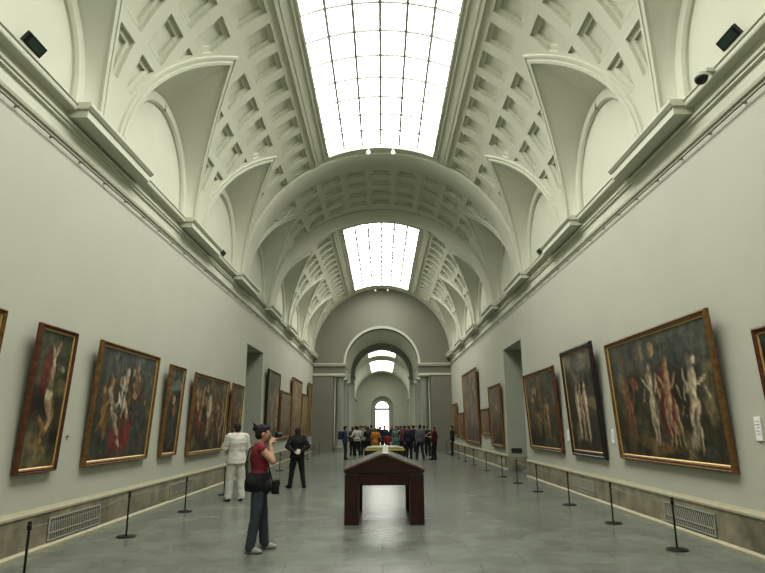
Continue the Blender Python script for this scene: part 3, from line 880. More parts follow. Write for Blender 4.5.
for s, nm, ys in ((-1, 'left', YL), (1, 'right', YR)):
    xs = [s*(BX+.05-.003*y) for y in ys]
    if s < 0: xs[0] = -3.84
    posts = []
    for k, (x, y) in enumerate(zip(xs, ys)):
        posts.append(stanchion(x, y, f'thin black barrier post by the {nm} wall, {ordn[k]} from the camera'))
    for k in range(len(ys)-1):
        b = bmesh.new()
        tube(b, [(xs[k]+(xs[k+1]-xs[k])*i/12, ys[k]+.024+(ys[k+1]-ys[k]-.048)*i/12, .625-.05*math.sin(pi*i/12)) for i in range(13)], .0035, 5)
        bmesh.ops.translate(b, verts=b.verts[:], vec=(-xs[k], -ys[k], 0)); obj('cord', b, M['cord'], posts[k])

# ------------------------------------------------------------ display desks
t = thing('display_desk', 'dark mahogany gabled display desk on block legs in the middle of the floor', 'display case', (.03, 11.1, 0))
W2, Ld = .70, 2.15
for sx in (-1, 1):
    for y in (0, Ld-.24):
        b = bmesh.new(); box(b, min(sx*W2, sx*(W2-.25)), max(sx*W2, sx*(W2-.25)), y, y+.24, 0, .845); bevel_all(b, .006, 1); obj('leg', b, M['mahogany'], t)
b = bmesh.new(); box(b, -W2+.25, W2-.25, .02, .06, .66, .845); box(b, -W2+.25, W2-.25, Ld-.06, Ld-.02, .66, .845)
box(b, -W2+.02, -W2+.06, .24, Ld-.24, .66, .845); box(b, W2-.06, W2-.02, .24, Ld-.24, .66, .845); obj('apron', b, M['mahogany'], t)
b = bmesh.new(); box(b, -W2+.02, W2-.02, .02, Ld-.02, .846, .868); obj('shadow_gap_board', b, M['black'], t)
b = bmesh.new(); prof = [(-W2-.01, .87), (W2+.01, .87), (W2+.01, .905), (0, 1.175), (-W2-.01, .905)]
prism(b, prof, 0, .04); prism(b, prof, Ld-.04, Ld); prism(b, [(-W2+.01, .87), (W2-.01, .87), (W2-.01, .895), (0, 1.16), (-W2+.01, .895)], .04, Ld-.04); fixn(b); obj('gable_case', b, M['mahogany'], t)
for sx in (-1, 1):
    sl = math.atan2(.27, W2+.01); nx, nz = math.sin(sl)*sx, math.cos(sl)
    a = (sx*(W2+.02), .905); c = (0, 1.178)
    q = [a, c, (c[0], c[1]+.028), (a[0]+nx*.02, a[1]+.026)]
    b = bmesh.new(); prism(b, q, -.02, Ld+.02); fixn(b); lf = obj('sloping_lid', b, M['mahogany_edge'], t)
    q = [(a[0]*.90, a[1]+.02+.10*.27+.003), (sx*.07, c[1]+.019-.01), (sx*.07, c[1]+.028-.0+-.024+.012), (a[0]*.90, a[1]+.062)]
    b = bmesh.new()
    f0 = Vector((sx*(W2*.93), 0, .905+.07*.27+.030)); f1 = Vector((sx*.05, 0, 1.178-.05/.72*.27+.031))
    vs = [b.verts.new(p) for p in ((f0.x, .06, f0.z), (f1.x, .06, f1.z), (f1.x, Ld-.06, f1.z), (f0.x, Ld-.06, f0.z))]
    b.faces.new(vs)
    r_ = bmesh.ops.extrude_face_region(b, geom=b.faces[:])
    for v in [e for e in r_['geom'] if isinstance(e, bmesh.types.BMVert)]: v.co.z += .006
    fixn(b); obj('glass_panel', b, M['case_glass'], lf)
t = thing('card_holder', 'small white card holder on the ridge of the dark display desk', 'card', (.055, 11.2, 1.2))
b = bmesh.new(); box(b, -.05, .05, -.02, .0, .012, .14); bevel_all(b, .003, 1); obj('card', b, M['paper'], t)
b = bmesh.new(); box(b, -.055, .055, -.04, .03, 0, .014); obj('holder_base', b, M['paper'], t)

t = thing('display_table', 'second display table with yellow-green top, behind the dark gabled desk', 'display case', (.1, 24.2, 0))
W3, L3 = .78, 2.3
for sx in (-1, 1):
    for y in (0, L3-.2):
        b = bmesh.new(); box(b, min(sx*W3*.95, sx*(W3*.95-.2)), max(sx*W3*.95, sx*(W3*.95-.2)), y, y+.2, 0, .72); bevel_all(b, .005, 1); obj('leg', b, M['mahogany'], t)
b = bmesh.new(); box(b, -W3*.93, W3*.93, .03, L3-.03, .62, .74); obj('apron', b, M['mahogany'], t)
b = bmesh.new(); box(b, -W3, W3, -.02, L3+.02, .74, .80); bevel_all(b, .008, 1); obj('gilt_edge', b, M['goldedge'], t)
b = bmesh.new(); prism(b, [(-W3*.97, .80), (W3*.97, .80), (W3*.97, .82), (.5, .87), (-.5, .87), (-W3*.97, .82)], 0, L3); fixn(b); obj('tray_top', b, M['yellowtop'], t)

# ------------------------------------------------------------ small fittings
def emergency(s, y, lb):
    t = thing('emergency_light', lb, 'light fitting', (s*(XL+.02), y, 6.98 if y < 10 else 6.92), rad(90)*s)
    t.rotation_mode = 'QUATERNION'; t.rotation_quaternion = (Matrix.Rotation(rad(90)*s, 4, 'Z')@Matrix.Rotation(rad(-38), 4, 'X')).to_quaternion()
    b = bmesh.new(); box(b, -.21, .21, 0.08, .14, -.085, .085); bevel_all(b, .01, 2); obj('housing', b, M['black'], t)
    b = bmesh.new(); box(b, -.17, .15, .138, .15, -.055, .055); obj('lens', b, M['green'], t)
emergency(-1, 7.42, 'dark green emergency light box on the left lunette wall, nearest the camera')
emergency(1, 7.35, 'dark green emergency light box on the right lunette wall, above the cornice')
emergency(-1, 17.6, 'small dark light box above the left cornice, farther down the hall')
emergency(1, 17.6, 'small dark light box above the right cornice, farther down the hall')
t = thing('security_camera', 'black dome security camera on the right cornice ledge', 'camera', (4.62, 7.55, 6.5))
b = bmesh.new(); box(b, -.05, .12, -.05, .05, 0, .05); box(b, -.06, .0, -.03, .03, -.06, .04); obj('bracket', b, M['trim'], t)
b = bmesh.new(); lathe(b, [(.085, .0), (.09, .02), (.08, .06), (.04, .085)], -.12, 0, -.08, 20); obj('housing', b, M['trim'], t, 30)
b = bmesh.new(); bmesh.ops.create_uvsphere(b, u_segments=20, v_segments=12, radius=.088); bmesh.ops.translate(b, verts=b.verts[:], vec=(-.12, 0, -.09)); obj('dome', b, M['black'], t, 60)
t = thing('door_sign', 'small black sign box low on the far jamb of the right doorway', 'sign', (5.16, 23.92, .66))
b = bmesh.new(); box(b, -.2, .2, -.05, 0, 0, .16); bevel_all(b, .008, 1); obj('panel', b, M['black'], t)
b = bmesh.new(); box(b, -.17, .17, -.055, -.049, .03, .13); obj('screen', b, M['green'], t)

# ------------------------------------------------------------ people
def cap(bm, p0, r0, p1, r1, seg=10):
    p0, p1 = Vector(p0), Vector(p1); d = p1-p0
    if d.length < 1e-5: d = Vector((0, 0, .001))
    q = d.to_track_quat('Z', 'Y').to_matrix()
    L = d.length; rings = []
    prof = [(-r0*math.cos(a), r0*math.sin(a)) for a in (rad(20), rad(50), rad(80))]+[(L+r1*math.cos(a), r1*math.sin(a)) for a in (rad(80), rad(50), rad(20))]
    bot = bm.verts.new(p0+q@Vector((0, 0, -r0))); top = bm.verts.new(p0+q@Vector((0, 0, L+r1)))
    for z, r in prof: rings.append([bm.verts.new(p0+q@Vector((r*math.cos(2*pi*i/seg), r*math.sin(2*pi*i/seg), z))) for i in range(seg)])
    for a, b in zip(rings, rings[1:]):
        for i in range(seg): bm.faces.new((a[i], a[(i+1) % seg], b[(i+1) % seg], b[i]))
    for i in range(seg):
        bm.faces.new((bot, rings[0][(i+1) % seg], rings[0][i])); bm.faces.new((top, rings[-1][i], rings[-1][(i+1) % seg]))
def ell(bm, c, rx, ry, rz, mat3=None):
    r = bmesh.ops.create_uvsphere(bm, u_segments=20, v_segments=14, radius=1)
    for v in r['verts']:
        p = Vector((v.co.x*rx, v.co.y*ry, v.co.z*rz)); v.co = Vector(c)+(mat3@p if mat3 else p)
def loft(bm, rings, seg=20):
    R_ = []
    for c, rx, ry, yaw in rings:
        R_.append([bm.verts.new(Vector(c)+Vector((rx*math.cos(t)*math.cos(yaw)-ry*math.sin(t)*math.sin(yaw), rx*math.cos(t)*math.sin(yaw)+ry*math.sin(t)*math.cos(yaw), 0))) for t in [2*pi*i/seg for i in range(seg)]])
    for a, b in zip(R_, R_[1:]):
        for i in range(seg): bm.faces.new((a[i], a[(i+1) % seg], b[(i+1) % seg], b[i]))
    bm.faces.new(R_[0][::-1]); bm.faces.new(R_[-1])
def bake(bm, vox, it=3, zmin=0.):
    me = D.meshes.new('tmp'); bm.to_mesh(me); bm.free()
    o = D.objects.new('tmp', me); C.objects.link(o)
    m = o.modifiers.new('r', 'REMESH'); m.mode = 'VOXEL'; m.voxel_size = vox
    s = o.modifiers.new('s', 'SMOOTH'); s.factor = .5; s.iterations = it
    dg = bpy.context.evaluated_depsgraph_get(); dg.update()
    out = D.meshes.new_from_object(o.evaluated_get(dg))
    D.objects.remove(o)
    if zmin is not None:
        for v in out.vertices: v.co.z = max(v.co.z, zmin)
    out.shade_smooth(); return out

class Fig:
    """joints in metres for a 1.70 m figure facing +y; side -1 is the figure's left (x<0)"""
    def __init__(s, **k):
        s.J = dict(ankL=(-.10, 0, .09), ankR=(.10, 0, .09), kneL=(-.095, .02, .48), kneR=(.095, .02, .48), hipL=(-.085, 0, .90), hipR=(.085, 0, .90),
                   pel=(0, 0, .93), wai=(0, .0, 1.08), che=(0, -.005, 1.27), nec=(0, -.01, 1.44), hed=(0, .025, 1.585),
                   shoL=(-.17, -.01, 1.385), shoR=(.17, -.01, 1.385), elbL=(-.225, -.03, 1.11), elbR=(.225, -.03, 1.11), wriL=(-.235, .04, .87), wriR=(.235, .04, .87))
        s.toeL = -8; s.toeR = 8; s.hy = 0; s.hp = 0; s.hd = {'L': (0, .15, -1), 'R': (0, .15, -1)}; s.pn = {'L': (1, 0, 0), 'R': (-1, 0, 0)}; s.curl = .35; s.fem = 0; s.bulk = 1.
        for a, b in k.items():
            if a in s.J: s.J[a] = b
            else: setattr(s, a, b)
        s.J = {a: Vector(b) for a, b in s.J.items()}
    def headm(s): return Matrix.Rotation(rad(s.hy), 3, 'Z') @ Matrix.Rotation(rad(s.hp), 3, 'X')
    def body(s, vox, fingers=True):
        J = s.J; bm = bmesh.new(); k = s.bulk
        for S in 'LR':
            cap(bm, J['hip'+S], .082*k, J['kne'+S], .052*k); cap(bm, J['kne'+S], .052*k, J['ank'+S], .034*k)
            m = J['kne'+S].lerp(J['ank'+S], .3)+Vector((0, -.012, 0)); cap(bm, m, .05*k, m.lerp(J['ank'+S], .5), .04*k)
            f = Vector((math.sin(rad(getattr(s, 'toe'+S))), math.cos(rad(getattr(s, 'toe'+S))), 0)); a = J['ank'+S]
            cap(bm, a+f*-.03+Vector((0, 0, -.045)), .033, a+f*.13+Vector((0, 0, -.055)), .028)
            cap(bm, J['sho'+S], .052*k, J['elb'+S], .038*k); cap(bm, J['elb'+S], .038*k, J['wri'+S], .024)
            s.hand(bm, S, fingers)
        s.torso(bm, 0.)
        cap(bm, J['nec']+Vector((0, 0, -.04)), .055, J['hed']+Vector((0, -.015, -.06)), .05)
        H = J['hed']; Mh = s.headm(); q = lambda x, y, z: H+Mh@Vector((x, y, z))
        ell(bm, q(0, -.012, .02), .074, .092, .098, Mh); ell(bm, q(0, .018, -.035), .060, .068, .078, Mh)
        cap(bm, q(0, .055, -.085), .022, q(0, .06, -.09), .022)
        if fingers is not None:
            cap(bm, q(0, .082, .012), .009, q(0, .104, -.022), .013); ell(bm, q(0, .078, .030), .045, .016, .009, Mh)
            for sx in (-1, 1): ell(bm, q(sx*.076, -.005, -.01), .012, .02, .033, Mh)
            ell(bm, q(0, .083, -.052), .024, .011, .010, Mh)
        return bake(bm, vox)
    def torso(s, bm, g):
        J = s.J; k = s.bulk; hw = .165+.01*s.fem; ch = .165-.012*s.fem; ww = .140-.018*s.fem
        sh = (J['shoR']-J['shoL']); yaw = math.atan2(sh.y, sh.x)
        p, w, c, n = J['pel'], J['wai'], J['che'], J['nec']
        loft(bm, [(p+Vector((0, 0, -.11)), .13*k+g, .09*k+g, yaw*.3), (p+Vector((0, -.01, -.03)), hw*k+g, .115*k+g, yaw*.3), (p.lerp(w, .5), (hw-.012)*k+g, .105*k+g, yaw*.4), (w, ww*k+g, .096*k+g, yaw*.6), (w.lerp(c, .5), (ww+.01)*k+g, .105*k+g, yaw*.8),
                  (c, ch*k+g, .118*k+g, yaw), (c.lerp(n, .55), .160*k+g, .10*k+g, yaw), (c.lerp(n, .85), .12+g, .075+g, yaw), (n+Vector((0, 0, .01)), .065+g, .062+g, yaw)])
        for S in 'LR': cap(bm, n+(J['sho'+S]-n)*.3+Vector((0, 0, -.01)), .048+g, J['sho'+S], .056*k+g)
        if s.fem:
            for sx in (-1, 1):
                o = Matrix.Rotation(yaw, 3, 'Z')@Vector((sx*.07, .085, -.0)); ell(bm, c+o, .055+g*.5, .05+g*.5, .055+g*.5)
    def hand(s, bm, S, fingers):
        w = s.J['wri'+S]; d = Vector(s.hd[S]).normalized(); n = Vector(s.pn[S]); n = (n-d*n.dot(d)).normalized(); x = d.cross(n).normalized()
        if not fingers:
            cap(bm, w, .026, w+d*.07, .032); cap(bm, w+d*.07, .03, w+d*.13+n*.03, .02)
            for k in range(4): cap(bm, w+d*.08+x*(k-1.5)*.022, .012, w+d*(.165-.008*abs(k-1.2))+n*.03+x*(k-1.5)*.026, .009)
            cap(bm, w+d*.04+x*.02, .014, w+d*.09+x*.055+n*.02, .011)
            return
        sg = 1 if (x.dot(Vector((0, 1, .3))) > 0) else -1
        for k in range(4):
            o = x*sg*(.030-.020*k)
            b0 = w+d*.085+o*1.1
            cap(bm, w+d*.01+o*.55, .015, b0, .013)
            ln = (.040, .045, .041, .033)[k]; a = s.curl*(.8+.15*k); p = b0; tot = 0
            for j, l in enumerate((ln, ln*.65, ln*.5)):
                tot += a; q = p+(d*math.cos(tot)+n*math.sin(tot))*l+o*.10
                cap(bm, p, .0095-.001*j, q, .0088-.001*j, 8); p = q
        p = w+d*.02+x*sg*.022; q = p+(d*.6+x*sg*.65+n*.3).normalized()*.045; r = q+(d*.85+x*sg*.15+n*.5).normalized()*.032
        cap(bm, p, .015, q, .011, 8); cap(bm, q, .011, r, .009, 8)
    def legs(s, vox, g=.018, flare=.0, crumple=0):
        J = s.J; bm = bmesh.new(); k = s.bulk
        for S in 'LR':
            a = J['ank'+S]+Vector((0, 0, -.02))
            cap(bm, J['hip'+S], .090*k+g, J['kne'+S], .058*k+g); cap(bm, J['kne'+S], .058*k+g, a, .042*k+g+flare)
        p, w = J['pel'], J['wai']; hw = .165+.01*s.fem; ww = .140-.018*s.fem
        loft(bm, [(p+Vector((0, 0, -.12)), .135*k+g, .095*k+g, 0), (p+Vector((0, -.01, -.03)), hw*k+g, .115*k+g, 0), (p.lerp(w, .6), (hw-.015)*k+g*.8, .105*k+g*.8, 0)])
        me = bake(bm, vox, 2, .035)
        for v in me.vertices:
            f = noise.noise(v.co*14+Vector((crumple, 0, 0)))*.006 + noise.noise(Vector((v.co.x*6, v.co.y*6, v.co.z*30)))*.004
            v.co += v.normal*f
        return me
    def top(s, vox, g=.016, sleeve=1., hem=.0, crumple=0):
        """sleeve 0 = none, .5 = to the elbow, 1 = to the wrist; hem lengthens it downwards"""
        J = s.J; bm = bmesh.new(); k = s.bulk
        s.torso(bm, g)
        p = J['pel']; hw = .165+.01*s.fem
        if hem: loft(bm, [(p+Vector((0, 0, -.03-hem)), (hw+.02)*k+g, .13*k+g, 0), (p+Vector((0, 0, -.02)), hw*k+g, .118*k+g, 0), (p+Vector((0, 0, .06)), (hw-.01)*k+g, .11*k+g, 0)])
        for S in 'LR':
            if sleeve > 0:
                e = J['sho'+S].lerp(J['elb'+S], min(1, sleeve*2)*.96); cap(bm, J['sho'+S], .060*k+g, e, .043*k+g)
                if sleeve > .5: cap(bm, J['elb'+S], .043*k+g, J['elb'+S].lerp(J['wri'+S], (sleeve-.5)*2*.93), .030+g)
        me = bake(bm, vox, 2, None)
        for v in me.vertices:
            f = noise.noise(v.co*12+Vector((crumple, 3, 0)))*.008 + noise.noise(Vector((v.co.x*8, v.co.y*8, v.co.z*26)))*.004
            v.co += v.normal*f
        return me
    def shoe(s, S, vox):
        a = s.J['ank'+S]; t = rad(getattr(s, 'toe'+S)); f = Vector((math.sin(t), math.cos(t), 0)); bm = bmesh.new()
        z = a.z-.09
        r = Matrix.Rotation(-t, 3, 'Z')
        ell(bm, Vector((a.x, a.y, z+.045))+f*-.035, .042, .052, .050, r); ell(bm, Vector((a.x, a.y, z+.04))+f*.06, .046, .095, .046, r); ell(bm, Vector((a.x, a.y, z+.032))+f*.125, .046, .055, .034, r)
        cap(bm, a+Vector((0, 0, -.03)), .043, a+Vector((0, 0, .0)), .042)
        return bake(bm, vox, 1, max(z, 0))
    def hair(s, vox, long=0, bun=0):
        H = s.J['hed']; Mh = s.headm(); q = lambda x, y, z: H+Mh@Vector((x, y, z)); bm = bmesh.new()
        ell(bm, q(0, -.025, .036), .084, .094, .098, Mh); ell(bm, q(0, -.045, -.0), .076, .072, .09, Mh)
        ell(bm, q(0, .045, .085), .055, .038, .03, Mh)
        if long: ell(bm, q(0, -.06, -.09*long), .075, .05, .13*long, Mh)
        if bun:
            ell(bm, q(0, -.105, .075), .045, .045, .045, Mh)
            for i in range(7):
                a = 2*pi*i/7; cap(bm, q(0, -.105, .075), .02, q(.055*math.cos(a), -.14+.02*math.sin(3*a), .085+.06*math.sin(a)), .008)
        me = bake(bm, vox, 1, None)
        for v in me.vertices: v.co += v.normal*noise.noise(Vector((v.co.x*60, v.co.y*60, v.co.z*18)))*.006
        return me
def link(name, me, m, parent, label=None):
    o = D.objects.new(name, me)
    if len(me.materials) == 0: me.materials.append(None)
    C.objects.link(o); o.parent = parent
    o.material_slots[0].link = 'OBJECT'; o.material_slots[0].material = m
    if label: o['label'] = label
    return o
SKIN = mat('skin', (.46, .27, .18), .55, noise_amt=.06, noise_scale=20)
cloth = {}
def cl(col, bump=.25):
    key = tuple(round(c, 3) for c in col)
    if key not in cloth: cloth[key] = mat('cloth_%d' % len(cloth), col, .85, noise_amt=.12, noise_scale=14, bump=bump, bscale=120)
    return cloth[key]
def face(f, t):
    H = f.J['hed']; Mh = f.headm()
    for sx in (-1, 1):
        b = bmesh.new(); bmesh.ops.create_uvsphere(b, u_segments=10, v_segments=8, radius=.0095); c = H+Mh@Vector((sx*.030, .079, .010))
        bmesh.ops.translate(b, verts=b.verts[:], vec=c); obj('eye', b, M['paper'], t, 60)
        b = bmesh.new(); bmesh.ops.create_uvsphere(b, u_segments=8, v_segments=6, radius=.006); c = H+Mh@Vector((sx*.030, .0875, .010))
        bmesh.ops.translate(b, verts=b.verts[:], vec=c); obj('pupil', b, M['black'], t, 60)
    b = bmesh.new(); ell(b, H+Mh@Vector((0, .0945, -.052)), .022, .005, .007, Mh); obj('lips', b, cl((.30, .09, .07)), t, 60)

# --- the woman taking a photograph (faces +x)
f = Fig(fem=1, shoL=(-.155, .015, 1.375), shoR=(.155, .015, 1.375), bulk=1.12, elbL=(-.20, .19, 1.20), elbR=(.21, .18, 1.20), wriL=(-.11, .14, 1.46), wriR=(.115, .135, 1.45),
        hd={'L': (.45, .55, .75), 'R': (-.45, .55, .75)}, pn={'L': (.6, .5, -.2), 'R': (-.6, .5, -.2)}, curl=.75,
        ankL=(-.13, .11, .09), kneL=(-.115, .07, .48), ankR=(.13, -.09, .09), kneR=(.115, -.03, .48), toeL=-4, toeR=22, hp=-3, hed=(0, .035, 1.58))
t = thing('person', 'woman in red sleeveless top and jeans raising a camera, black bag at waist', 'person', (-1.75, 8.9, 0), rad(-78))
DG = (.012, .012, .013)
link('body', f.body(.0075), SKIN, t)
link('hair', f.hair(.008, bun=1), cl((.022, .014, .018)), t, 'dark gathered hair')
link('top', f.top(.009, .008, 0), cl((.20, .028, .035)), t)
link('jeans', f.legs(.010, .012, .008), cl((.045, .062, .072)), t)
for S in 'LR': link('shoe', f.shoe(S, .008), cl((.30, .30, .29)), t)
face(f, t)
b = bmesh.new(); loft(b, [((0, -.03, .80), .20, .165, 0), ((0, -.02, .88), .225, .185, 0), ((0, -.01, .98), .215, .17, 0), ((0, 0, 1.05), .185, .145, 0)])
ell(b, (.12, -.10, .92), .12, .10, .11); ell(b, (.10, .10, .86), .10, .09, .10); ell(b, (-.12, -.08, .94), .10, .09, .10); link('waist_jacket', bake(b, .01, 2), cl(DG), t, 'black jacket wrapped round the waist')
cam_t = thing('handheld_camera', 'small black camera held up by the woman in red', 'camera', (0, 0, 0))
Mx = Matrix.Translation((-1.75, 8.9, 0))@Matrix.Rotation(rad(-78), 4, 'Z')
cam_t.location = Mx@Vector((0, .222, 1.565)); cam_t.rotation_euler = (0, 0, rad(-78))
b = bmesh.new(); box(b, -.065, .065, -.025, .025, -.04, .04); bevel_all(b, .008, 2); obj('camera_body', b, M['black'], cam_t)
b = bmesh.new(); lathe(b, [(.032, 0), (.034, .05), (.03, .055), (.02, .045)], seg=18); bmesh.ops.rotate(b, verts=b.verts[:], cent=(0, 0, 0), matrix=Matrix.Rotation(rad(-90), 3, 'X')); bmesh.ops.translate(b, verts=b.verts[:], vec=(0, .024, 0)); obj('lens', b, M['black'], cam_t, 30)
bag = thing('shoulder_bag', 'black camera bag hanging at the waist of the woman in red', 'bag', Mx@Vector((-.04, .225, -.13)), rad(-78))
b = bmesh.new(); vs = box(b, -.12, .10, -.045, .06, .88, 1.06); bevel_all(b, .02, 3); obj('pouch', b, cl(DG), bag, 40)
b = bmesh.new(); vs = box(b, -.125, .105, .0, .07, .99, 1.07); bevel_all(b, .012, 2); obj('flap', b, cl((.02, .02, .02)), bag, 40)
b = bmesh.new(); tube(b, [(-.10, -.03, 1.03), (-.11, -.08, 1.20), (-.09, -.14, 1.46), (-.06, -.24, 1.58), (-.0, -.37, 1.50), (.1, -.42, 1.3), (.15, -.40, 1.12), (.12, -.08, 1.0)], .011); obj('strap', b, cl(DG), bag, 60)

# --- person in white seen from behind
f = Fig(bulk=1.10, shoL=(-.18, 0, 1.38), shoR=(.18, 0, 1.38), elbL=(-.27, .06, 1.14), wriL=(-.16, .26, 1.12), elbR=(.25, .05, 1.13), wriR=(.10, .26, 1.10), hd={'L': (.5, .8, .05), 'R': (-.5, .8, .05)}, pn={'L': (.5, -.5, .3), 'R': (-.5, -.5, .3)},
        curl=.8, hed=(0, .05, 1.575), hp=-10, ankL=(-.15, .02, .09), ankR=(.13, -.03, .09), kneL=(-.13, .03, .48), kneR=(.12, .0, .48))
t = thing('person', 'person in loose white shirt and trousers seen from behind at the left barrier', 'person', (-3.45, 14.75, 0), rad(28))
t.scale = (1.04,)*3
link('body', f.body(.010), SKIN, t); link('hair', f.hair(.010), cl((.03, .02, .015)), t)
link('shirt', f.top(.012, .035, .95, .10, 2), cl((.58, .58, .52)), t); link('trousers', f.legs(.012, .035, .01, 4), cl((.55, .55, .49)), t)
for S in 'LR': link('shoe', f.shoe(S, .010), cl((.05, .045, .04)), t)
face(f, t)
# --- person in black seen from behind, hands behind the back
f = Fig(bulk=1.12, ankL=(-.19, .02, .09), ankR=(.20, -.03, .09), kneL=(-.14, .03, .48), kneR=(.15, .02, .48), toeL=-35, toeR=22, elbL=(-.30, -.08, 1.15), elbR=(.30, -.08, 1.15), wriL=(-.10, -.185, 1.00), wriR=(.08, -.185, 1.00),
        hd={'L': (.9, -.1, -.35), 'R': (-.9, -.1, -.35)}, pn={'L': (0, 1, 0), 'R': (0, 1, 0)}, hed=(0, .03, 1.56))
t = thing('person', 'person in black seen from behind with hands joined behind the back', 'person', (-2.42, 17.7, 0), rad(12))
t.scale = (.98,)*3
link('body', f.body(.010), SKIN, t); link('hair', f.hair(.010, long=1), cl((.035, .018, .014)), t)
link('jacket', f.top(.012, .022, .95, .06, 7), cl((.014, .013, .013)), t); link('trousers', f.legs(.012, .016), cl((.012, .012, .013)), t)
for S in 'LR': link('shoe', f.shoe(S, .010), cl((.01, .01, .01)), t)
face(f, t)
pp = thing('folded_leaflet', 'white folded leaflet held behind the back of the person in black', 'leaflet', (0, 0, 0))
pp.location = Matrix.Translation((-2.42, 17.7, 0))@Matrix.Rotation(rad(12), 4, 'Z')@Vector((.0, -.255, .96)); pp.rotation_euler = (rad(8), rad(12), rad(12))
b = bmesh.new(); box(b, -.05, .05, -.006, .006, -.03, .10); obj('cover', b, M['paper'], pp)

# --- the crowd: four poses, shared meshes, own colours
def variant(**k):
    f = Fig(**k)
    return dict(f=f, body=f.body(.016, False), hair=f.hair(.014), hairL=f.hair(.014, long=1.2), top=f.top(.018, .022, .95, .03), tee=f.top(.018, .02, .45, .05), legs=f.legs(.018, .018), sL=f.shoe('L', .014), sR=f.shoe('R', .014))
VAR = [variant(),
       variant(elbR=(.28, -.02, 1.14), wriR=(.12, .22, 1.14), hd={'L': (0, .2, -1), 'R': (-.4, .9, .1)}, ankL=(-.14, .05, .09), kneL=(-.12, .05, .48)),
       variant(elbL=(-.30, -.06, 1.14), wriL=(-.19, .05, .98), hd={'L': (.6, .2, -.7), 'R': (0, .2, -1)}, ankR=(.17, .05, .09), fem=1, hy=25),
       variant(ankL=(-.09, .22, .10), kneL=(-.09, .17, .50), ankR=(.09, -.20, .11), kneR=(.09, -.02, .49), wriR=(.24, .16, .92), wriL=(-.24, -.08, .90), hy=-15),
       variant(fem=1, elbL=(-.22, .12, 1.14), elbR=(.22, .12, 1.14), wriL=(-.08, .30, 1.25), wriR=(.08, .30, 1.25), hd={'L': (.3, .6, .6), 'R': (-.3, .6, .6)}, hp=-12, hed=(0, .05, 1.575))]
BK, NV, GY, WH, RD, OR, TL, PK, BR_, BG, DGN, JN = (.014, .014, .016), (.02, .026, .05), (.13, .135, .15), (.5, .5, .47), (.22, .03, .035), (.50, .20, .035), (.10, .20, .20), (.40, .17, .17), (.07, .04, .025), (.30, .25, .17), (.04, .06, .04), (.05, .07, .11)
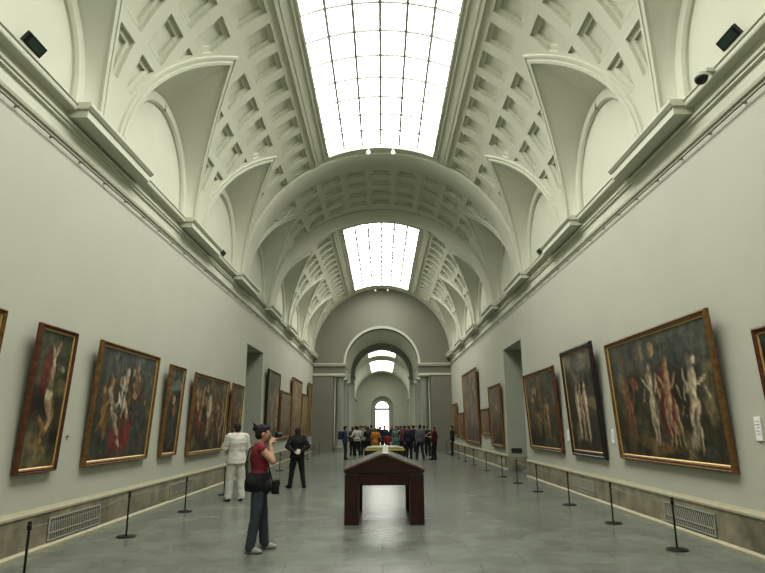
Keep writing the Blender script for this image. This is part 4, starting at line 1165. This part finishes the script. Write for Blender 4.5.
crowd = [ # px, depth, height, yaw (0 faces away), pose, top, sleeve, legs, long hair, label
 (344, 32.4, 1.68, -70, 1, (.035, .065, .13), 1, (.03, .055, .055), 0, 'visitor in blue jacket with arm out, leftmost of the far crowd'),
 (351.5, 37, 1.62, 30, 0, BR_, 1, BK, 1, 'visitor in dark brown, right behind the one in the blue jacket'),
 (356, 36.2, 1.66, 10, 2, WH, 0, BK, 0, 'visitor in white top and black trousers in the left of the crowd'),
 (359.5, 40, 1.72, -20, 3, GY, 1, JN, 0, 'visitor in grey top and jeans, taller, among the crowd on the left'),
 (363, 37.5, 1.66, 150, 0, (.3, .31, .28), 0, BK, 1, 'visitor in pale grey top facing the camera left of the orange one'),
 (367.2, 36, 1.64, 0, 4, (.02, .03, .025), 1, BK, 1, 'visitor all in black immediately left of the one in orange'),
 (370.3, 43, 1.72, 40, 2, DGN, 1, BR_, 0, 'visitor in dark green, farther back between black and orange tops'),
 (374.5, 34.0, 1.58, -10, 1, OR, 0, OR, 1, 'visitor in bright orange clothes behind the yellow-green table'),
 (379.5, 44, 1.66, 20, 0, BK, 1, BK, 0, 'visitor in black against the bright far doorway, left of it'),
 (383.8, 41, 1.70, 180, 2, NV, 1, BK, 0, 'visitor in navy standing right under the bright far doorway'),
 (387.3, 31.0, 1.36, 15, 4, RD, 0, NV, 0, 'short visitor in red top directly behind the display tables'),
 (391.5, 45, 1.66, -30, 3, BK, 1, JN, 1, 'visitor in black top and jeans just right of the far doorway'),
 (395.6, 35.5, 1.66, 170, 2, TL, 0, TL, 1, 'visitor in pale teal dress-like clothes right of the red top'),
 (397.0, 40, 1.66, 10, 0, PK, 0, BG, 1, 'visitor in pink top behind the one in teal'),
 (402, 34.8, 1.66, 160, 1, (.10, .03, .03), 1, BK, 0, 'visitor in dark maroon facing the camera, left of the navy suit'),
 (408.3, 32.6, 1.72, -15, 0, NV, 1, (.012, .014, .025), 0, 'visitor in navy suit in the right-hand front of the crowd'),
 (412.5, 39, 1.70, 0, 2, BK, 1, BK, 0, 'visitor in black between the navy suit and the grey shirt'),
 (419.6, 32.0, 1.74, 20, 3, (.14, .15, .17), 1, (.03, .035, .035), 0, 'visitor in grey-blue shirt striding, right side of the crowd'),
 (427.2, 36.2, 1.66, -160, 4, BK, 0, BK, 1, 'visitor in black with arms raised, right of the grey-blue shirt'),
 (433.8, 31.6, 1.64, 60, 1, (.07, .015, .015), 1, BK, 0, 'visitor in dark red holding a white sheet, rightmost of the crowd'),
 (451.8, 37, 1.66, 80, 0, BK, 1, BK, 0, 'attendant in black standing close to the far right wall'),
 (354.2, 46.2, 1.68, 0, 2, BG, 1, JN, 1, 'visitor in beige far back beneath the passage, left side'),
 (361, 48, 1.70, 30, 0, NV, 1, BK, 0, 'visitor in dark blue far back in the passage, left of centre'),
 (365.5, 52, 1.72, 0, 3, BK, 1, GY, 0, 'visitor in black top and grey trousers deep in the passage'),
 (376.5, 55, 1.68, 180, 0, DGN, 1, BK, 0, 'visitor in dark green deep in the hall before the far door'),
 (399.8, 50, 1.70, 10, 4, BK, 1, BK, 1, 'visitor in black deep in the passage right of the far door'),
 (404.5, 46.5, 1.70, -20, 0, BR_, 1, JN, 0, 'visitor in brown jacket and jeans in the passage, right side'),
 (409.5, 48, 1.68, 0, 2, RD, 1, BK, 1, 'visitor in red jacket in the passage behind the navy suit'),
 (415, 41, 1.68, 190, 1, WH, 0, JN, 0, 'visitor in white tee shirt behind the grey-blue shirt'),
 (423.5, 39.8, 1.70, 10, 0, BG, 1, BK, 1, 'visitor in beige top between the grey-blue shirt and the black one')]
HR = [(.02, .014, .01), (.05, .03, .015), (.012, .01, .01), (.14, .09, .04)]
for i, (px, y, h, yaw, vi, tc_, sl, lc, lh, lb) in enumerate(crowd):
    zc = .974*y-.383
    x = (px-381.5)*zc/600
    t = thing('person', lb, 'person', (x, y, 0), rad(yaw), 'visitors gathered at the far end')
    V = VAR[vi]; s = h/1.70; t.scale = (s*1.02, s*1.02, s)
    link('body', V['body'], SKIN, t); link('hair', V['hairL' if lh else 'hair'], cl(HR[i % 4]), t)
    link('jacket' if sl else 'shirt', V['top' if sl else 'tee'], cl(tc_), t); link('trousers', V['legs'], cl(lc), t)
    link('shoe', V['sL'], cl(DG), t); link('shoe', V['sR'], cl(DG), t)
    if 'white sheet' in lb:
        q = Matrix.Translation((x, y, 0))@Matrix.Rotation(rad(yaw), 4, 'Z')@Vector((.04*s, .44*s, 1.19*s))
        pp = thing('paper_sheet', 'white sheet of paper held out by the rightmost visitor in dark red', 'paper', q, rad(yaw))
        b = bmesh.new(); box(b, -.13, .13, -.09, .09, -.004, .004); obj('sheet', b, M['paper'], pp)
    if 'blue jacket' in lb and 'leftmost' in lb:
        q = Matrix.Translation((x, y, 0))@Matrix.Rotation(rad(yaw), 4, 'Z')@Vector((0, -.235, 0))
        bk = thing('backpack', 'dark blue backpack worn by the visitor in the blue jacket', 'backpack', q, rad(yaw))
        b = bmesh.new(); box(b, -.14, .14, -.10, .055, 1.0, 1.42); bevel_all(b, .04, 3); obj('pack', b, cl((.02, .03, .07)), bk, 40)
        b = bmesh.new(); box(b, -.10, .10, -.14, -.09, 1.03, 1.22); bevel_all(b, .02, 2); obj('front_pocket', b, cl((.03, .04, .09)), bk, 40)

# ------------------------------------------------------------ camera, light
cam = D.cameras.new('camera'); co = D.objects.new('camera', cam); C.objects.link(co)
cam.sensor_width = 36; cam.lens = 600/765*36; cam.clip_end = 300
th = math.atan(139.5/600)
Rm = Matrix.Rotation(rad(90)+th, 4, 'X') @ Matrix.Rotation(rad(-.3), 4, 'Z')
co.matrix_world = Matrix.Translation((0, 0, 1.68)) @ Rm
cam.shift_x = 1/765
bpy.context.scene.camera = co
w = D.worlds.new('world'); bpy.context.scene.world = w; w.use_nodes = True
w.node_tree.nodes['Background'].inputs[0].default_value = (.75, .8, .85, 1)
w.node_tree.nodes['Background'].inputs[1].default_value = .15
vs = bpy.context.scene.view_settings
vs.view_transform = 'Standard'; vs.look = 'Medium High Contrast'; vs.exposure = 0; vs.gamma = 1
